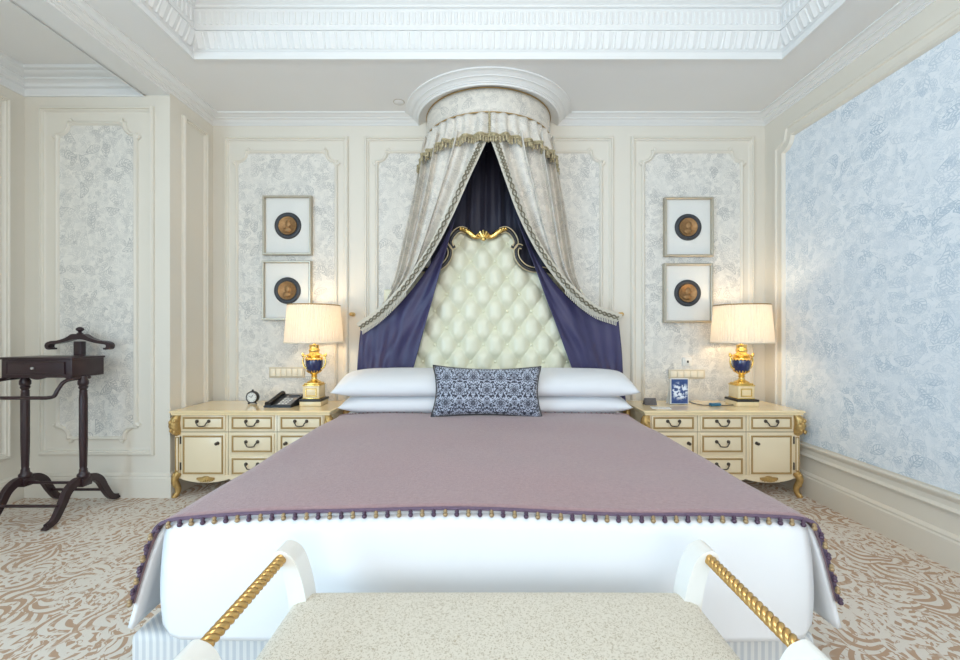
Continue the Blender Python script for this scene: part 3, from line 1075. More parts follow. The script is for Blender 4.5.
for sg in (-1, 1):
    I, O = inner[sg], outer[sg]
    lab = ('left' if sg < 0 else 'right')
    nf = 4.2
    anchor = I[-1]
    root = thing('bed_curtain', 'toile bed curtain with navy lining swept to the ' + lab + ' side of the headboard', 'curtain', tuple(anchor), 'swept-back bed curtains')

    def cur(u, v, I=I, O=O, sg=sg):
        a = spline(I, v); b = spline(O, v)
        # semicircular hang at the top easing to a straight gather at the tie
        x = lerp(a[0], b[0], u); y = lerp(a[1], b[1], u); z = lerp(a[2], b[2], u)
        bul = (1 - v) ** 1.3
        ang = PI / 2 * u
        cx = CC[0] + sg * .545 * math.sin(ang); cy = YW - .555 * math.cos(ang)
        x = lerp(x, cx if v < .01 else x, 0); 
        y = lerp(y, cy, bul)
        x = lerp(x, lerp(x, a[0] + (b[0] - a[0]) * math.sin(ang), 1), bul)
        ph = 2 * PI * nf * (u + .02 * math.sin(7 * v + u * 5))
        amp = .062 * min(1, u * 6) * (1 - .55 * v) * math.sin(PI * min(1, .12 + v * 1.0)) ** .3
        y -= amp * (math.sin(ph) + .4 * math.sin(2.3 * ph + 1))
        x += sg * amp * .45 * math.cos(ph)
        return (x, y, z)
    MB().grid(cur, 150, 70).build('drape', M['drape'], root, root.location, solid=.006, smooth=80)
    # fringe along the inner edge
    e = [cur(0, k / 110) for k in range(111)]
    en = [cur(.10, k / 110) for k in range(111)]
    m = MB()
    m.grid(lambda u, v: (lambda p_, q_: (lerp(p_[0], q_[0], 0) + sg * .062 * (u) * .75, p_[1] - .012 + .004 * u, p_[2] + .062 * u * (.15 + .85 * v)))(spline(e, v), spline(en, v)), 3, 110)
    for k in range(1, 110):
        T = Vector(e[min(k + 1, 110)]) - Vector(e[k - 1]); T.normalize()
        Nn = Vector((T.z, 0, -T.x)) * (1 if sg > 0 else -1)
        if Nn.x * sg < 0:
            Nn = -Nn
        c = Vector(e[k])
        for off_, r_ in ((.022 + .007 * math.sin(k * 1.35), .0085), (.042 - .007 * math.sin(k * 1.35), .0085)):
            q = c + Nn * off_
            m.ball((q.x, q.y - .016, q.z), r_, 1, .8, 1, 6, 5)
        if k > 78:
            # loose tassels of the trim near the tie
            q = c
            m.tube([(q.x, q.y - .012, q.z + .03), (q.x, q.y - .016, q.z - .012), (q.x, q.y - .014, q.z - .035)], .0045, 5)
    m.build('fringe', M['cordbraid'], root, root.location, smooth=60)
    m = MB()
    for k in range(1, 220):
        c = Vector(spline(e, k / 220)); c2 = Vector(spline(e, min(1, k / 220 + .01))); c1 = Vector(spline(e, max(0, k / 220 - .01)))
        T = (c2 - c1).normalized(); Nn = Vector((T.z, 0, -T.x))
        if Nn.x * sg < 0:
            Nn = -Nn
        for sg2 in (-1, 1):
            q = c + Nn * (.032 + sg2 * .013 * math.sin(k * .55))
            m.ball((q.x, q.y - .024, q.z), .0062, 1, .7, 1, 6, 4)
    m.build('bead_braid', M['guimpe'], root, root.location, smooth=60)
    # navy lining turned out below the fringe
    if sg < 0:
        Tq = [at(360, 330, 3.515), at(384, 318, 3.475), at(408, 294, 3.435), at(432, 261, 3.40), at(455, 218, 3.36)]
        Bq = [at(354.5, 402, 3.50), at(370, 402, 3.475), at(382, 402, 3.465), at(394, 402, 3.46), at(404, 402, 3.455)]
    else:
        Tq = [at(619, 320, 3.515), at(590, 314, 3.475), at(563, 292, 3.435), at(538, 260, 3.40), at(516, 216, 3.36)]
        Bq = [at(626, 402, 3.50), at(614, 402, 3.475), at(604, 402, 3.465), at(594, 402, 3.46), at(584.5, 402, 3.455)]

    def lin(u, v, Tq=Tq, Bq=Bq):
        a, b = spline(Tq, u), spline(Bq, u)
        x, y, z = vl(a, b, v)
        sagv = math.sin(PI * v)
        y -= .018 * math.sin(2 * PI * (2.2 * u + .9 * v * (1 - u))) * sagv * .8 + .010 * math.sin(2 * PI * (5 * (1 - u) ** 2 + .4 * v)) * (.3 + .7 * v) * (1 - u)
        y -= .010 * math.sin(2 * PI * (3.2 * v + 1.5 * u)) * sagv * u * (1 - v)
        return (x, y + .012, z)
    MB().grid(lin, 60, 60).build('lining', M['navy'], root, root.location, solid=.005, smooth=80)

for px, lab in ((353.5, 'left'), (619.5, 'right')):
    x, y, z = at(px, 314.5, YW)
    o = MB().lathe([(.006, -.055), (.006, -.02), (.018, -.018), (.018, 0)], 20, (x, YW - .001, z), 'y')
    o.lathe([(0.0, -.072), (.013, -.070), (.017, -.064), (.013, -.056), (.006, -.052)], 20, (x, YW - .001, z), 'y')
    o = o.build('curtain_holdback', M['gilt'])
    tag(o, 'small brass curtain hook on the panelling by the ' + lab + ' bed curtain', 'curtain hook', 'brass curtain hooks')

# ceiling plate beside the bay
cp = thing('ceiling_cover_plate', 'small round cover plate on the ceiling beside the rounded cornice', 'ceiling plate', (-.672, 3.40, ZC))
MB().lathe([(.040, .004), (.040, -.003), (.037, -.005), (0, -.005)], 32).build('plate', M['ceil'], cp)
MB().tube([(.043 * math.cos(2 * PI * k / 40), .043 * math.sin(2 * PI * k / 40), -.0005) for k in range(40)], .0025, 6, closed=True).build('rim', M['champagne'], cp)

# ------------------------------------------------------------------ nightstands
NW, ND, NH = 1.20, .50, .64
ns = thing('nightstand', 'cream and gilt nightstand beneath the two medallions on the telephone side', 'nightstand', (-1.722, 3.36, 0), 'cream and gilt nightstands')
y0, y1 = -ND / 2, ND / 2          # y0 = front
bx = .566
m = MB().box(-bx, bx, y0 + .045, y1 - .005, .135, .622, .004)
m.build('body', M['cabinet'], ns)
tp = [(-NW / 2, y0), (NW / 2, y0), (NW / 2, y1), (-NW / 2, y1)]
top_ = MB().box(-NW / 2 + .012, NW / 2 - .012, y0 + .012, y1 - .012, .618, .652)
top_.sweep(tp, [(.014, .6518), (.006, .650), (.001, .645), (.002, .638), (.010, .634), (.012, .627), (.026, .621), (.05, .618)], True, lambda x, y, h: (x, y, h))
top_.build('top', M['cabtop'], ns, smooth=35)
FY = y0 + .045
cols = [(-.532, -.200), (-.166, .166), (.200, .532)]
RW = {'d1': (.500, .612), 'door': (.162, .474), 'd2': (.326, .474), 'd3': (.162, .304)}
# dark gap lines between the fronts
gm = MB()


def border(x0, x1, z0, z1, inset, wd, yf):
    pr = [(inset, yf), (inset + .002, yf - .004), (inset + wd * .5, yf - .006), (inset + wd - .002, yf - .004), (inset + wd, yf)]
    return MB().sweep([(x0, z0), (x1, z0), (x1, z1), (x0, z1)], pr, True, lambda a, b, h: (a, h, b))


def bail(cx, cz, yf, parent):
    m = MB()
    for s_ in (-1, 1):
        m.lathe([(0, -.012), (.006, -.011), (.012, -.006), (.013, 0)], 14, (cx + s_ * .044, yf, cz + .012), 'y')
    pts = [(cx - .044, yf - .016, cz + .012), (cx - .040, yf - .020, cz + .004), (cx - .032, yf - .021, cz - .006), (cx - .028, yf - .021, cz - .016), (cx - .018, yf - .022, cz - .021), (cx, yf - .023, cz - .022)]
    pts = pts + [(2 * cx - x, y, z) for x, y, z in pts[-2::-1]]
    m.tube([spline(pts, k / 36) for k in range(37)], .0042, 8)
    m.build('handle', M['bronze'], parent, smooth=60)


def front_panel(name, c, r):
    x0, x1 = cols[c]; z0, z1 = RW[r]
    p_ = MB().box(x0 + .003, x1 - .003, FY - .012, FY + .01, z0, z1, .003).build(name, M['cabinet'], ns)
    border(x0 + .003, x1 - .003, z0, z1, .011, .014, FY - .012).build('gilt_line', M['giltline'], p_, smooth=30)
    return p_


for c in range(3):
    p_ = front_panel('drawer', c, 'd1')
    bail((cols[c][0] + cols[c][1]) / 2, .558, FY - .012, p_)
for r in ('d2', 'd3'):
    p_ = front_panel('drawer', 1, r)
    bail(0, sum(RW[r]) / 2 + .004, FY - .012, p_)
for c in (0, 2):
    p_ = front_panel('door', c, 'door')
    kx = cols[c][1] - .055 if c == 0 else cols[c][0] + .055
    MB().lathe([(0, -.030), (.008, -.029), (.012, -.023), (.011, -.017), (.005, -.012), (.006, -.003), (.013, 0)], 16, (kx, FY - .012, .405), 'y').build('knob', M['bronze'], p_, smooth=60)
    hx = cols[c][0] - .003 if c == 0 else cols[c][1] + .003
    for hz in (.205, .400):
        MB().tube([(hx, FY - .010, hz), (hx, FY - .010, hz + .055)], .006, 10).build('hinge', M['bronze'], p_)
# gap lines painted as thin recessed strips
for (a, b, c_, d_) in ((-.54, .54, .485, .490), (-.1845, -.1815, .16, .615), (.1815, .1845, .16, .615)):
    gm.box(a, b, FY - .002, FY + .001, c_, d_)
gm.build('shadow_gap', M['darkgap'], ns, smooth=0)
# shaped apron with shell ornaments
ap = []
for k in range(81):
    u = k / 80
    x = lerp(-.53, .53, u)
    z = .138 - .030 * abs(math.sin(PI * 3 * u)) ** .7 + .018 * math.exp(-((u - .5) / .05) ** 2) * 0
    ap.append((x, z))
MB().prism([(-.53, .165)] + ap + [(.53, .165)], lambda a, b, h: (a, h, b), FY - .008, FY + .014).build('apron', M['cabinet'], ns, smooth=0)
for cx in (-.345, 0, .345):
    m = MB()
    for k in range(-4, 5):
        a = k * .30
        m.tube([(cx + math.sin(a) * r_ * 1.35, FY - .012 - .006 * math.cos(a), .150 - math.cos(a) * r_ * .62) for r_ in (.004, .025, .05)], lambda t_: .004 + .006 * t_, 6)
    m.ball((cx, FY - .012, .150), .012, 2.4, .8, .8)
    m.build('shell_ornament', M['gilt'], ns)
# corner pilasters: carved corbel, framed shaft, scrolled foot
for sx in (-1, 1):
    for fb in (0, 1):
        yc = FY + .004 if fb == 0 else y1 - .065
        X = lambda d: sx * (bx + d)
        m = MB()
        m.tube([(X(-.008), yc, .618), (X(.008), yc - .012, .585), (X(.014), yc - .016, .54), (X(.004), yc - .008, .490), (X(-.006), yc, .465)], lambda t_: .020 + .018 * math.sin(PI * t_), 12)
        if fb == 0:
            for k in range(9):
                a = k * 2.4
                m.ball((X(.012) + .018 * math.cos(a), yc - .040 - .006 * math.sin(k), .575 - .010 * k), .0125, 1, .8, 1.3, 8, 6)
        m.build('carved_corbel', M['gilt'], ns, smooth=60)
        m = MB().box(min(X(-.025), X(.016)), max(X(-.025), X(.016)), yc - .014, yc + .014, .175, .47, .006)
        pm = m.build('pilaster', M['cabinet'], ns)
        if fb == 0:
            border(min(X(-.022), X(.013)), max(X(-.022), X(.013)), .19, .455, .003, .007, yc - .014).build('gilt_line', M['gilt'], pm)
        fpts = [(X(-.010), yc, .185), (X(.006), yc - .012, .155), (X(.010), yc - .016, .12), (X(-.006), yc - .004, .065), (X(.0), yc - .010, .025), (X(.012), yc - .022, .012)]
        m = MB().tube([spline(fpts, k / 24) for k in range(25)], lambda t_: lerp(.029, .018, min(1, t_ * 1.3)) + .006 * max(0, t_ - .8) * 5 * .3, 10)
        m.lathe([(.018, 0), (.021, .006), (.018, .016), (.008, .020)], 14, (X(.010), yc - .018, 0))
        if fb == 0:
            for k in range(5):
                m.ball((X(.008), yc - .032, .17 - .020 * k), .011 - .001 * k, 1, .7, 1.3, 8, 6)
        m.build('leg', M['gilt'], ns, smooth=60)
place(ns, (1.80, 3.36, 0), 'cream and gilt nightstand beside the right-hand wall, holding the flower card', 'cream and gilt nightstands')
ZN = .652

# ------------------------------------------------------------------ lamps
lp = thing('table_lamp', 'brass and cobalt urn lamp with a pleated shade, beside the telephone', 'lamp', (-1.352, 3.385, ZN), 'brass and cobalt urn lamps')
m = MB().box(-.084, .084, -.084, .084, 0, .038, .004)
m.build('plinth', M['marble'], lp)
MB().box(-.088, .088, -.088, .088, .038, .056, .004).build('black_plate', M['black'], lp)
m = MB().box(-.065, .065, -.065, .065, .056, .160, .003)
m.build('pedestal', M['marble'], lp)
m = MB().box(-.068, .068, -.068, .068, .158, .168, .003).box(-.060, .060, -.060, .060, .168, .180, .004)
m.sweep([(-.045, .075), (.045, .075), (.045, .140), (-.045, .140)], [(0, -.065), (.003, -.070), (.006, -.070), (.009, -.065)], True, lambda a, b, h: (a, h, b))
m.box(-.067, .067, -.067, .067, .056, .064, .002)
m.build('brass_mount', M['brass'], lp)
MB().lathe([(.055, .180), (.056, .186), (.046, .192), (.030, .200), (.022, .212), (.020, .222), (.027, .230), (.020, .238), (.024, .246), (.036, .254), (.040, .262)], 32).build('brass_foot', M['brass'], lp, smooth=50)
MB().lathe([(.034, .256), (.050, .270), (.060, .294), (.066, .325), (.067, .352), (.064, .368)], 36).build('urn', M['cobalt'], lp, smooth=60)
m = MB()
for k in range(16):
    a = 2 * PI * k / 16
    m.ball((.064 * math.cos(a), .064 * math.sin(a), .366), .007, 1, 1, 1.4, 6, 5)
    m.tube([(.040 * math.cos(a), .040 * math.sin(a), .260), (.055 * math.cos(a), .055 * math.sin(a), .274), (.057 * math.cos(a), .057 * math.sin(a), .279)], .004, 6)
m.lathe([(.062, .362), (.070, .368), (.067, .375), (.052, .380), (.044, .388), (.050, .396), (.058, .400), (.056, .406), (.040, .414), (.036, .424), (.042, .432), (.042, .444), (.036, .452), (.037, .475), (.041, .482), (.012, .486), (.010, .54)], 32)
m.build('brass_collar', M['brass'], lp, smooth=50)
for s_ in (-1, 1):
    hp_ = [(.050, .290), (.074, .300), (.088, .330), (.090, .362), (.080, .390), (.064, .398), (.060, .386), (.070, .380)]
    pts = [spline([(x * s_, 0, z) for x, z in hp_], k / 30) for k in range(31)]
    m = MB().tube(pts, lambda t_: .0085 - .003 * t_, 8)
    m.ball((.090 * s_, 0, .398), .013, 1, .8, 1.2)
    m.tube([(.088 * s_, 0, .385), (.098 * s_, 0, .405), (.094 * s_, 0, .418)], .006, 6)
    m.build('urn_handle', M['brass'], lp, smooth=60)
MB().ball((0, 0, .585), .032, 1, 1, 1.25, 16, 10).build('bulb', M['bulb'], lp)
PLE = lambda a, z: 1 + .011 * math.sin(64 * a) + .002 * math.sin(9 * a)
sh = MB().lathe([(.222, .500), (.2205, .506), (.198, .796), (.197, .802)], 384, rfun=PLE, cap=False)
sh = sh.build('lamp_shade', M['shade'], lp, solid=.003, smooth=80)
m = MB().tube([(.224 * math.cos(2 * PI * k / 48), .224 * math.sin(2 * PI * k / 48), .503) for k in range(48)], .005, 6, closed=True)
m.build('shade_band', M['plate'], sh)
m = MB().tube([(.199 * math.cos(2 * PI * k / 48), .199 * math.sin(2 * PI * k / 48), .800) for k in range(48)], .005, 6, closed=True)
m.build('shade_band', M['giltline'], sh)
m = MB()
for k in range(3):
    a = 2 * PI * k / 3 + .3
    m.tube([(.010 * math.cos(a), .010 * math.sin(a), .535), (.13 * math.cos(a), .13 * math.sin(a), .515), (.22 * math.cos(a), .22 * math.sin(a), .503)], .002, 5)
m.build('shade_spider', M['brass'], sh)
lp2 = place(lp, (2.085, 3.375, ZN), 'brass and cobalt urn lamp with a pleated shade, beside the right-hand wall', 'brass and cobalt urn lamps')
# cord with an in-line dimmer, only on the right-hand lamp
cpts = [(-.084, -.03, .006), (-.15, -.05, .005), (-.21, -.055, .006)]
cd = MB().tube([spline(cpts, k / 12) for k in range(13)], .0035, 6)
cpts = [(-.27, -.055, .006), (-.33, -.03, .005), (-.36, .06, .005), (-.34, .16, .005)]
cd.tube([spline(cpts, k / 20) for k in range(21)], .0035, 6)
cd = cd.build('lamp_cord', M['black'], lp2)
MB().box(-.285, -.200, -.075, -.035, .001, .026, .010, 3).build('dimmer', M['tealplastic'], cd)
for r_ in (lp, lp2):
    L = bpy.data.lights.new('lamp_glow', 'POINT'); L.energy = 4.4; L.color = (1.0, .76, .48); L.shadow_soft_size = .05
    lo = bpy.data.objects.new('lamp_glow', L); COL.objects.link(lo)
    lo.location = (r_.location[0], r_.location[1], r_.location[2] + .655)

# ------------------------------------------------------------------ small things on the nightstands
ck = thing('alarm_clock', 'small round black desk clock on the nightstand by the telephone', 'clock', (-1.872, 3.43, ZN))
c0 = Vector((-1.872, 3.43, ZN + .055))
m = MB().lathe([(.040, .018), (.049, .014), (.051, 0), (.049, -.016), (.044, -.023), (.040, -.019), (.038, -.014)], 36, c0, 'y')
m.ball(c0 + Vector((0, 0, .055)), .008)
m.build('case', M['black'], ck, ck.location, smooth=50)
dial = MB().lathe([(0, -.0185), (.039, -.0185), (.039, .010), (0, .010)], 32, c0, 'y').build('dial', M['mat'], ck, ck.location)
m = MB()
m.tube([(c0.x, c0.y - .0200, c0.z), (c0.x + .010, c0.y - .0200, c0.z + .020)], .0022, 5)
m.tube([(c0.x, c0.y - .0200, c0.z), (c0.x - .022, c0.y - .0200, c0.z + .010)], .0016, 5)
for k in range(12):
    a = k * PI / 6
    m.ball((c0.x + .033 * math.cos(a), c0.y - .0188, c0.z + .033 * math.sin(a)), .0028, 1, .4, 1, 6, 4)
m.build('hands', M['black'], dial, ck.location)
for s_ in (-1, 1):
    MB().tube([(c0.x + s_ * .020, c0.y, ZN + .012), (c0.x + s_ * .030, c0.y - .004, ZN + .006), (c0.x + s_ * .036, c0.y - .004, ZN + .004)], .006, 8).build('foot', M['black'], ck, ck.location)

ph = thing('telephone', 'black corded desk telephone beside the left-hand lamp', 'telephone', (-1.578, 3.345, ZN))
ang = .0


def slope(x, y):
    return .018 + .068 * (y + .09) / .20


m = MB()
b = bmesh.new(); bmesh.ops.create_cube(b, size=1)
for v_ in b.verts:
    x = v_.co.x * .215 - .008; y = v_.co.y * .20
    v_.co = Vector((x + (.035 if y > 0 else 0), y, 0 if v_.co.z < 0 else slope(x, y)))
bmesh.ops.bevel(b, geom=list(b.edges), offset=.006, segments=2, affect='EDGES')
m.bm(b); m.build('body', M['black'], ph)
MB().add([(-.022, -.088, slope(0, -.088) + .002), (.090, -.088, slope(0, -.088) + .002), (.120, .085, slope(0, .085) + .002), (.008, .085, slope(0, .085) + .002)], [(0, 1, 2, 3)]).build('face_plate', M['screen'], ph, smooth=0)
for r_ in range(4):
    for c_ in range(3):
        yk = -.070 + r_ * .024; xk = .010 + c_ * .026 + yk * .17
        MB().box(xk - .009, xk + .009, yk - .007, yk + .007, slope(0, yk), slope(0, yk) + .006, .002).build('key', M['mat'], ph)
MB().box(.020, .105, .040, .078, slope(0, .06) - .002, slope(0, .06) + .006, .002).build('display', M['slate'], ph)
hpts = [(-.080, -.095, .030), (-.074, -.06, .043), (-.066, 0, .064), (-.056, .06, .084), (-.050, .088, .086)]
m = MB().tube([spline(hpts, k / 20) for k in range(21)], lambda t_: .017 + .010 * (abs(t_ - .5) * 2) ** 3, 12, sx=.75)
hs = m.build('handset', M['black'], ph, smooth=70)
cc = []
for k in range(121):
    t_ = k / 120
    bx_, by_, bz_ = lerp(-.092, -.125, math.sin(PI * t_)), lerp(-.098, .05, t_), .012 + .02 * (1 - t_) ** 2
    cc.append((bx_ + .006 * math.cos(44 * t_ * 2), by_, bz_ + .006 * math.sin(44 * t_ * 2)))
MB().tube(cc, .0022, 5).build('coiled_cord', M['black'], hs)

# flower card stand
x, y, z = at(679.3, 402, 3.39)
cs = thing('card_stand', 'upright blue card with a white flower picture standing on the right nightstand', 'card', (x, 3.39, ZN))
cs.rotation_euler = (0, 0, 0)
m = MB().box(-.073, .073, -.004, .004, .004, .212, .002)
m.add([(-.07, .0, .004), (.07, .0, .004), (.07, .085, 0), (-.07, .085, 0)], [(0, 1, 2, 3)])
m.add([(-.07, .003, .200), (.07, .003, .200), (.07, .085, 0), (-.07, .085, 0)], [(0, 1, 2, 3)])
m.build('holder', M['mat'], cs, smooth=0)
MB().add([(-.066, -.0055, .010), (.066, -.0055, .010), (.066, -.0055, .205), (-.066, -.0055, .205)], [(0, 1, 2, 3)]).build('printed_face', M['cardblue'], cs, smooth=0, fixn=False)
# small dark tent card and paper slip
x = at(651, 399, 3.36)[0]
o = MB().add([(-.048, 0, 0), (.048, 0, 0), (.048, .022, .052), (-.048, .022, .052), (-.048, .05, 0), (.048, .05, 0)], [(0, 1, 2, 3), (3, 2, 5, 4)]).build('tent_card', M['carddark'], solid=.002, smooth=0)
o.location = (x, 3.36, ZN + .001)
tag(o, 'small dark folded card at the bed end of the right nightstand', 'card')
o = MB().box(-.07, .07, -.045, .045, 0, .002).build('paper_slip', M['mat'], smooth=0)
o.location = (at(659, 404, 3.27)[0], 3.24, ZN); o.rotation_euler = (0, 0, -.2)
tag(o, 'white paper slip lying in front of the small dark card', 'paper')

# ------------------------------------------------------------------ framed medallions and wall plates
FG = 'framed bronze medallions'
fr = thing('picture_frame', 'framed bronze medallion, upper of the pair above the telephone', 'picture', (0, 0, 0), FG)
fw, fh = .42, .51


def fmap(a, b, h):
    return (a, -h, b)


MB().sweep([(-fw / 2, -fh / 2), (fw / 2, -fh / 2), (fw / 2, fh / 2), (-fw / 2, fh / 2)], [(0, 0), (0, .040), (.004, .044), (.014, .044), (.018, .040), (.018, .012)], True, fmap).build('frame', M['champagne'], fr, smooth=30)
MB().box(-fw / 2 + .01, fw / 2 - .01, -.016, 0, -fh / 2 + .01, fh / 2 - .01).build('mat_board', M['mat'], fr, smooth=0)
rg = MB().lathe([(.078, -.018), (.082, -.026), (.092, -.030), (.105, -.030), (.112, -.026), (.116, -.016)], 48, (0, 0, 0), 'y', cap=False).build('ring', M['slate'], fr, smooth=50)
md = MB().lathe([(0, -.024), (.066, -.024), (.070, -.029), (.077, -.029), (.080, -.018)], 48, (0, 0, 0), 'y', cap=False)
md.ball((.004, -.024, .014), .030, .85, .35, 1.1)                  # raised relief in the middle
md.ball((-.002, -.024, -.034), .030, 1.1, .3, .8)
md.ball((.030, -.026, .006), .008, 1, .5, .8, 8, 6)
md.build('medal', M['medal'], fr, smooth=60)
spots = [((287.5, 225.5), 'framed bronze medallion, upper of the pair above the telephone'), ((287, 290.5), 'framed bronze medallion partly behind the left lamp shade, lower of its pair'),
         ((688.5, 227), 'framed bronze medallion, upper of the pair above the flower card'), ((688, 293), 'framed bronze medallion, lower of the pair above the flower card')]
for k, ((px, py), lab) in enumerate(spots):
    x, y, z = at(px, py, YW - .03)
    if k == 0:
        fr.location = (x, YW - .005, z)
    else:
        place(fr, (x, YW - .005, z), lab, FG)


def wallplate(name, px0, px1, py0, py1, label, cat, nb, knobmat=None):
    x0, _, z1 = at(px0, py0, YW); x1, _, z0 = at(px1, py1, YW)
    r = thing(name, label, cat, ((x0 + x1) / 2, YW - .004, (z0 + z1) / 2))
    MB().box(x0, x1, YW - .018, YW - .004, z0, z1, .004).build('plate', M['plateframe'] if cat == 'switch' else M['mat'], r, r.location)
    for k in range(nb):
        a = lerp(x0 + .012, x1 - .012, k / nb); b = lerp(x0 + .012, x1 - .012, (k + 1) / nb)
        MB().box(a + .003, b - .003, YW - .024, YW - .016, z0 + .014, z1 - .014, .003).build('button' if cat == 'switch' else 'insert', M['plate'] if knobmat is None else knobmat, r, r.location)
    return r


wallplate('switch_panel', 270, 305, 367, 377.5, 'long ivory switch panel on the wall above the telephone', 'switch', 6)
wallplate('switch_panel', 668, 704, 369.5, 378.5, 'long ivory switch panel on the wall behind the flower card', 'switch', 5)
r = wallplate('wall_socket', 682, 691, 357.5, 366, 'small square white socket on the wall above the flower card', 'socket', 1, M['mat'])
x, _, z = at(686.5, 361.5, YW)
MB().box(x - .008, x + .008, YW - .026, YW - .022, z - .010, z + .010, .001).build('socket_hole', M['black'], r, r.location)

# ------------------------------------------------------------------ valet stand
vs = thing('valet_stand', 'dark mahogany valet stand with a small drawer in the alcove', 'valet stand', (-2.92, 2.87, 0))
E = M['ebony']; off = vs.location
X0, X1 = -3.165, -2.70
m = MB().box(X0, X1, 2.765, 3.0, .935, 1.06, .003).box(X0 - .006, X1 + .006, 2.755, 3.006, 1.056, 1.070, .004)
ap = [(X0, .945)] + [(lerp(X0, X1, k / 40), .940 - .030 * (abs(math.cos(PI * 2 * k / 40)) ** 2) * (1 if (k < 10 or k > 30 or True) else 0) + .012) for k in range(41)] + [(X1, .945)]
m.prism([(a, b) for a, b in ap], lambda a, b, h: (a, h, b), 2.766, 2.782)
m.build('box', E, vs, off)
dr = MB().box(X0 + .045, X1 - .045, 2.757, 2.775, .962, 1.036, .002)
dr = dr.build('drawer', E, vs, off)
MB().sweep([(X0 + .04, .957), (X1 - .04, .957), (X1 - .04, 1.041), (X0 + .04, 1.041)], [(0, 2.766), (.002, 2.755), (.008, 2.755), (.010, 2.760)], True, lambda a, b, h: (a, h, b)).build('moulding', E, dr, off)
MB().lathe([(0, -.026), (.008, -.024), (.010, -.018), (.005, -.010), (.006, 0)], 16, ((X0 + X1) / 2, 2.757, .999), 'y').build('knob', M['chrome'], dr, off)
for x in (-2.705, -3.10):
    z = [(.03, .245), (.034, .255), (.034, .275), (.024, .285), (.022, .30), (.027, .306), (.022, .314), (.024, .33), (.0275, .5), (.0275, .78), (.025, .83), (.027, .838), (.022, .846), (.027, .862), (.022, .872), (.030, .884), (.030, .905), (.020, .925), (.020, .94)]
    MB().lathe([(a * (.84 if .3 < b < .86 else 1), b) for a, b in z], 48, (x, 2.85, 0), rfun=lambda a, zz: (1 + .035 * math.cos(12 * a)) if .33 < zz < .8 else 1.0).build('post', E, vs, off, smooth=50)
    MB().box(x - .03, x + .03, 2.815, 2.885, .195, .25, .004).build('block', E, vs, off)
    for sg, ln in ((-1, .245), (1, .262)):
        pp = [(x, 2.85, .225), (x, 2.85 + sg * ln * .22, .235), (x, 2.85 + sg * ln * .45, .195), (x, 2.85 + sg * ln * .62, .115), (x, 2.85 + sg * ln * .80, .045), (x, 2.85 + sg * ln * 1.0, .024), (x, 2.85 + sg * ln * 1.03, .026)]
        sq = [(-1, -.72), (1, -.72), (1, .72), (-1, .72)]
        MB().tube([spline(pp, k / 30) for k in range(31)], lambda t_: .028 - .012 * t_, shape=sq, up=(0, .2, 1)).build('leg', E, vs, off, bevel=.003)
for (yy, zz) in ((2.68, .125), (2.85, .215), (3.02, .105)):
    MB().tube([(-3.10, yy, zz), (-2.705, yy, zz)], .010, 10).build('stretcher', E, vs, off)
# trouser rail under the box
rp = [(-2.71, 2.90, .925), (-2.71, 2.78, .925), (-2.712, 2.725, .912), (-2.722, 2.695, .865), (-2.737, 2.685, .825), (-2.78, 2.68, .815)]
rp2 = [(2 * -2.9325 - x, y, z) for x, y, z in rp[::-1]]
full = [spline(rp, k / 24) for k in range(25)] + [spline(rp2, k / 24) for k in range(25)]
MB().tube(full, .0115, 10).build('trouser_rail', E, vs, off, smooth=60)
# hanger
hx, hy = -2.905, 3.035
MB().box(hx - .028, hx + .028, hy - .022, hy + .018, .95, 1.17, .004).build('hanger_post', E, vs, off)
up_ = [(0, 1.222), (.045, 1.222), (.09, 1.197), (.15, 1.178), (.205, 1.172), (.240, 1.160), (.252, 1.140), (.244, 1.118), (.222, 1.110), (.200, 1.112)]
lo_ = [(.200, 1.124), (.214, 1.124), (.222, 1.134), (.215, 1.146), (.19, 1.150), (.14, 1.157), (.08, 1.172), (.04, 1.182), (0, 1.184)]
U = [spline(up_, k / 40) for k in range(41)]; Lw = [spline(lo_, k / 30) for k in range(31)]
hs_ = U + Lw[:-1]
full = hs_ + [(0, 1.184)] + [(-a, b) for a, b in hs_[::-1][:-1]]
m = MB()
n1, n2 = len(U), len(Lw)
for sg in (1, -1):
    up2 = [U[int(k * (n1 - 1) / 40)] for k in range(41)]; lw2 = [spline(Lw[::-1], k / 40) for k in range(41)]
    for yy0, yy1 in ((hy - .022, hy + .022),):
        o_ = len(m.v)
        for k in range(41):
            for (q, yv) in ((up2[k], yy0), (up2[k], yy1), (lw2[k], yy1), (lw2[k], yy0)):
                m.v.append((hx + sg * q[0] * .93, yv, q[1]))
        for k in range(40):
            for j in range(4):
                m.f.append((o_ + k * 4 + j, o_ + k * 4 + (j + 1) % 4, o_ + (k + 1) * 4 + (j + 1) % 4, o_ + (k + 1) * 4 + j))
        m.f.append(tuple(o_ + j for j in range(4))); m.f.append(tuple(o_ + 160 + j for j in range(4)))
m.build('hanger', E, vs, off, smooth=40)
MB().lathe([(.018, 1.220), (.020, 1.228), (.010, 1.234), (.010, 1.240), (.022, 1.250), (.024, 1.258), (.018, 1.268), (.006, 1.274), (0, 1.275)], 20, (hx, hy, 0)).build('finial', E, vs, off, smooth=50)

# ------------------------------------------------------------------ bench
be = thing('window_bench', 'upholstered bench with white scroll arms and gilt rope rails at the foot of the bed', 'bench', (.037, .98, 0))
off = be.location
BXL, BXR, BY0, BY1 = -.525, .597, .765, 1.20


ZS = .508


def seatf(u, v):
    a, b = u * 2 - 1, v * 2 - 1
    x = lerp(BXL, BXR, u); y = lerp(BY0, BY1, v)
    e = max(0, 1 - abs(a) ** 26) ** .5 * max(0, 1 - abs(b) ** 12) ** .5
    return (x, y, ZS - .045 + .045 * e + .006 * (1 - a * a) * (1 - b * b))


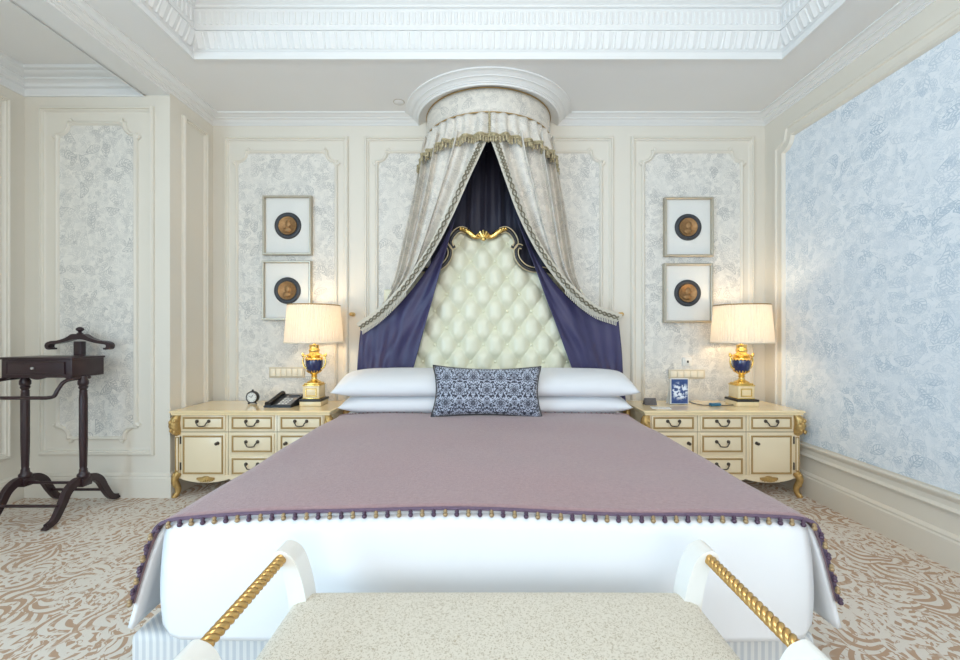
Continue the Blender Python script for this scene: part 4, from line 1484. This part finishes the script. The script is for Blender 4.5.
m = MB().grid(seatf, 70, 40)
m.box(BXL, BXR, BY0, BY1, .40, .457, .004)
m.build('seat', M['seat'], be, off, smooth=60)
MB().box(BXL - .02, BXR + .02, BY0 + .01, BY1 - .01, .335, .402, .008).build('seat_rail', M['whitewood'], be, off)
for sx, xe in ((-1, BXL), (1, BXR)):
    for yc in (.775, 1.165):
        # swan-neck upright curling outwards to the rail
        cl = [(-.034, .335), (-.032, .42), (-.030, .47), (-.022, .53), (-.008, .584), (.006, .612), (.022, .622)]
        cx = [spline(cl, k / 30) for k in range(31)]
        m = MB()
        prof = []
        left, right = [], []
        for k, (d, z) in enumerate(cx):
            a = Vector(cx[max(k - 1, 0)]); b = Vector(cx[min(k + 1, 30)])
            dd = (b - a).normalized(); nn = Vector((-dd.y, dd.x))
            wd = lerp(.027, .020, k / 30)
            left.append((d + nn.x * wd, z + nn.y * wd)); right.append((d - nn.x * wd, z - nn.y * wd))
        capc = cx[-1]; dd = (Vector(cx[-1]) - Vector(cx[-2])).normalized(); a0 = math.atan2(dd.x, -dd.y)
        nn0 = math.atan2(left[-1][1] - capc[1], left[-1][0] - capc[0])
        capp = [(capc[0] + .020 * math.cos(nn0 - PI * k / 10), capc[1] + .020 * math.sin(nn0 - PI * k / 10)) for k in range(1, 10)]
        ol = left + capp + right[::-1]
        m.prism([(xe + sx * d, z) for d, z in ol], lambda a, b, h: (a, h, b), yc - .032, yc + .032)
        m.build('scroll_arm', M['whitewood'], be, off, bevel=.005, smooth=35)
        lg = [(xe - sx * .03, yc, .345), (xe - sx * .025, yc, .22), (xe, yc + (.01 if yc > 1 else -.01), .1), (xe + sx * .045, yc + (.02 if yc > 1 else -.02), .0)]
        MB().tube([spline(lg, k / 16) for k in range(17)], lambda t_: .042 - .016 * t_, shape=[(-.8, -.8), (.8, -.8), (.8, .8), (-.8, .8)], up=(0, 1, .01)).build('leg', M['whitewood'], be, off, bevel=.004)
    rope = [(math.cos(2 * PI * k / 24) * (1 + .30 * abs(math.cos(1.5 * 2 * PI * k / 24))), math.sin(2 * PI * k / 24) * (1 + .30 * abs(math.cos(1.5 * 2 * PI * k / 24)))) for k in range(24)]
    xr = xe + sx * .018
    rm = MB().tube([(xr, lerp(.78, 1.16, k / 240), .618) for k in range(241)], .0115, shape=rope, twist=lambda t_: t_ * 2 * PI * 7.5)
    rm.build('rope_rail', M['rope'], be, off, smooth=60)

# ------------------------------------------------------------------ light, world, camera
W = bpy.data.worlds.new('daylight'); S.world = W; W.use_nodes = True
bg = W.node_tree.nodes['Background']
bg.inputs[0].default_value = (.62, .80, 1.0, 1); bg.inputs[1].default_value = 1.2


def area(name, loc, rot, sx, sy, e, col):
    L = bpy.data.lights.new(name, 'AREA'); L.shape = 'RECTANGLE'; L.size = sx; L.size_y = sy; L.energy = e; L.color = col
    o = bpy.data.objects.new(name, L); COL.objects.link(o); o.location = loc; o.rotation_euler = rot
    return o


area('window_daylight', (.45, YB + .03, 1.85), (PI / 2, 0, 0), 3.3, 1.9, 80, (1.0, .97, .93))
area('side_window_daylight', (XA + .03, (WY0 + WY1) / 2, 1.5), (PI / 2, 0, -PI / 2), 3.4, 2.3, 165, (.48, .76, 1.0))
L = bpy.data.lights.new('added_fill_light', 'POINT'); L.energy = 42; L.color = (1.0, .96, .89); L.shadow_soft_size = .3  # added fill point without any fixture, lifts the far end of the room
lo = bpy.data.objects.new('added_fill_light', L); COL.objects.link(lo); lo.location = (0, .6, 2.75)

cam = bpy.data.cameras.new('camera'); cam.sensor_width = 36; cam.lens = F / 960 * 36
cam.shift_x = -(CX - 480) / 960; cam.shift_y = (CY - 330) / 960
cam.clip_start = .05
co = bpy.data.objects.new('camera', cam); COL.objects.link(co)
co.location = (0, 0, H); co.rotation_euler = (PI / 2, 0, 0)
S.camera = co
S.cycles.use_denoising = True
S.cycles.max_bounces = 10
S.cycles.diffuse_bounces = 6
S.cycles.sample_clamp_indirect = 6
S.view_settings.view_transform = 'Standard'
S.view_settings.look = 'None'
S.view_settings.gamma = 1
S.view_settings.exposure = 0.0
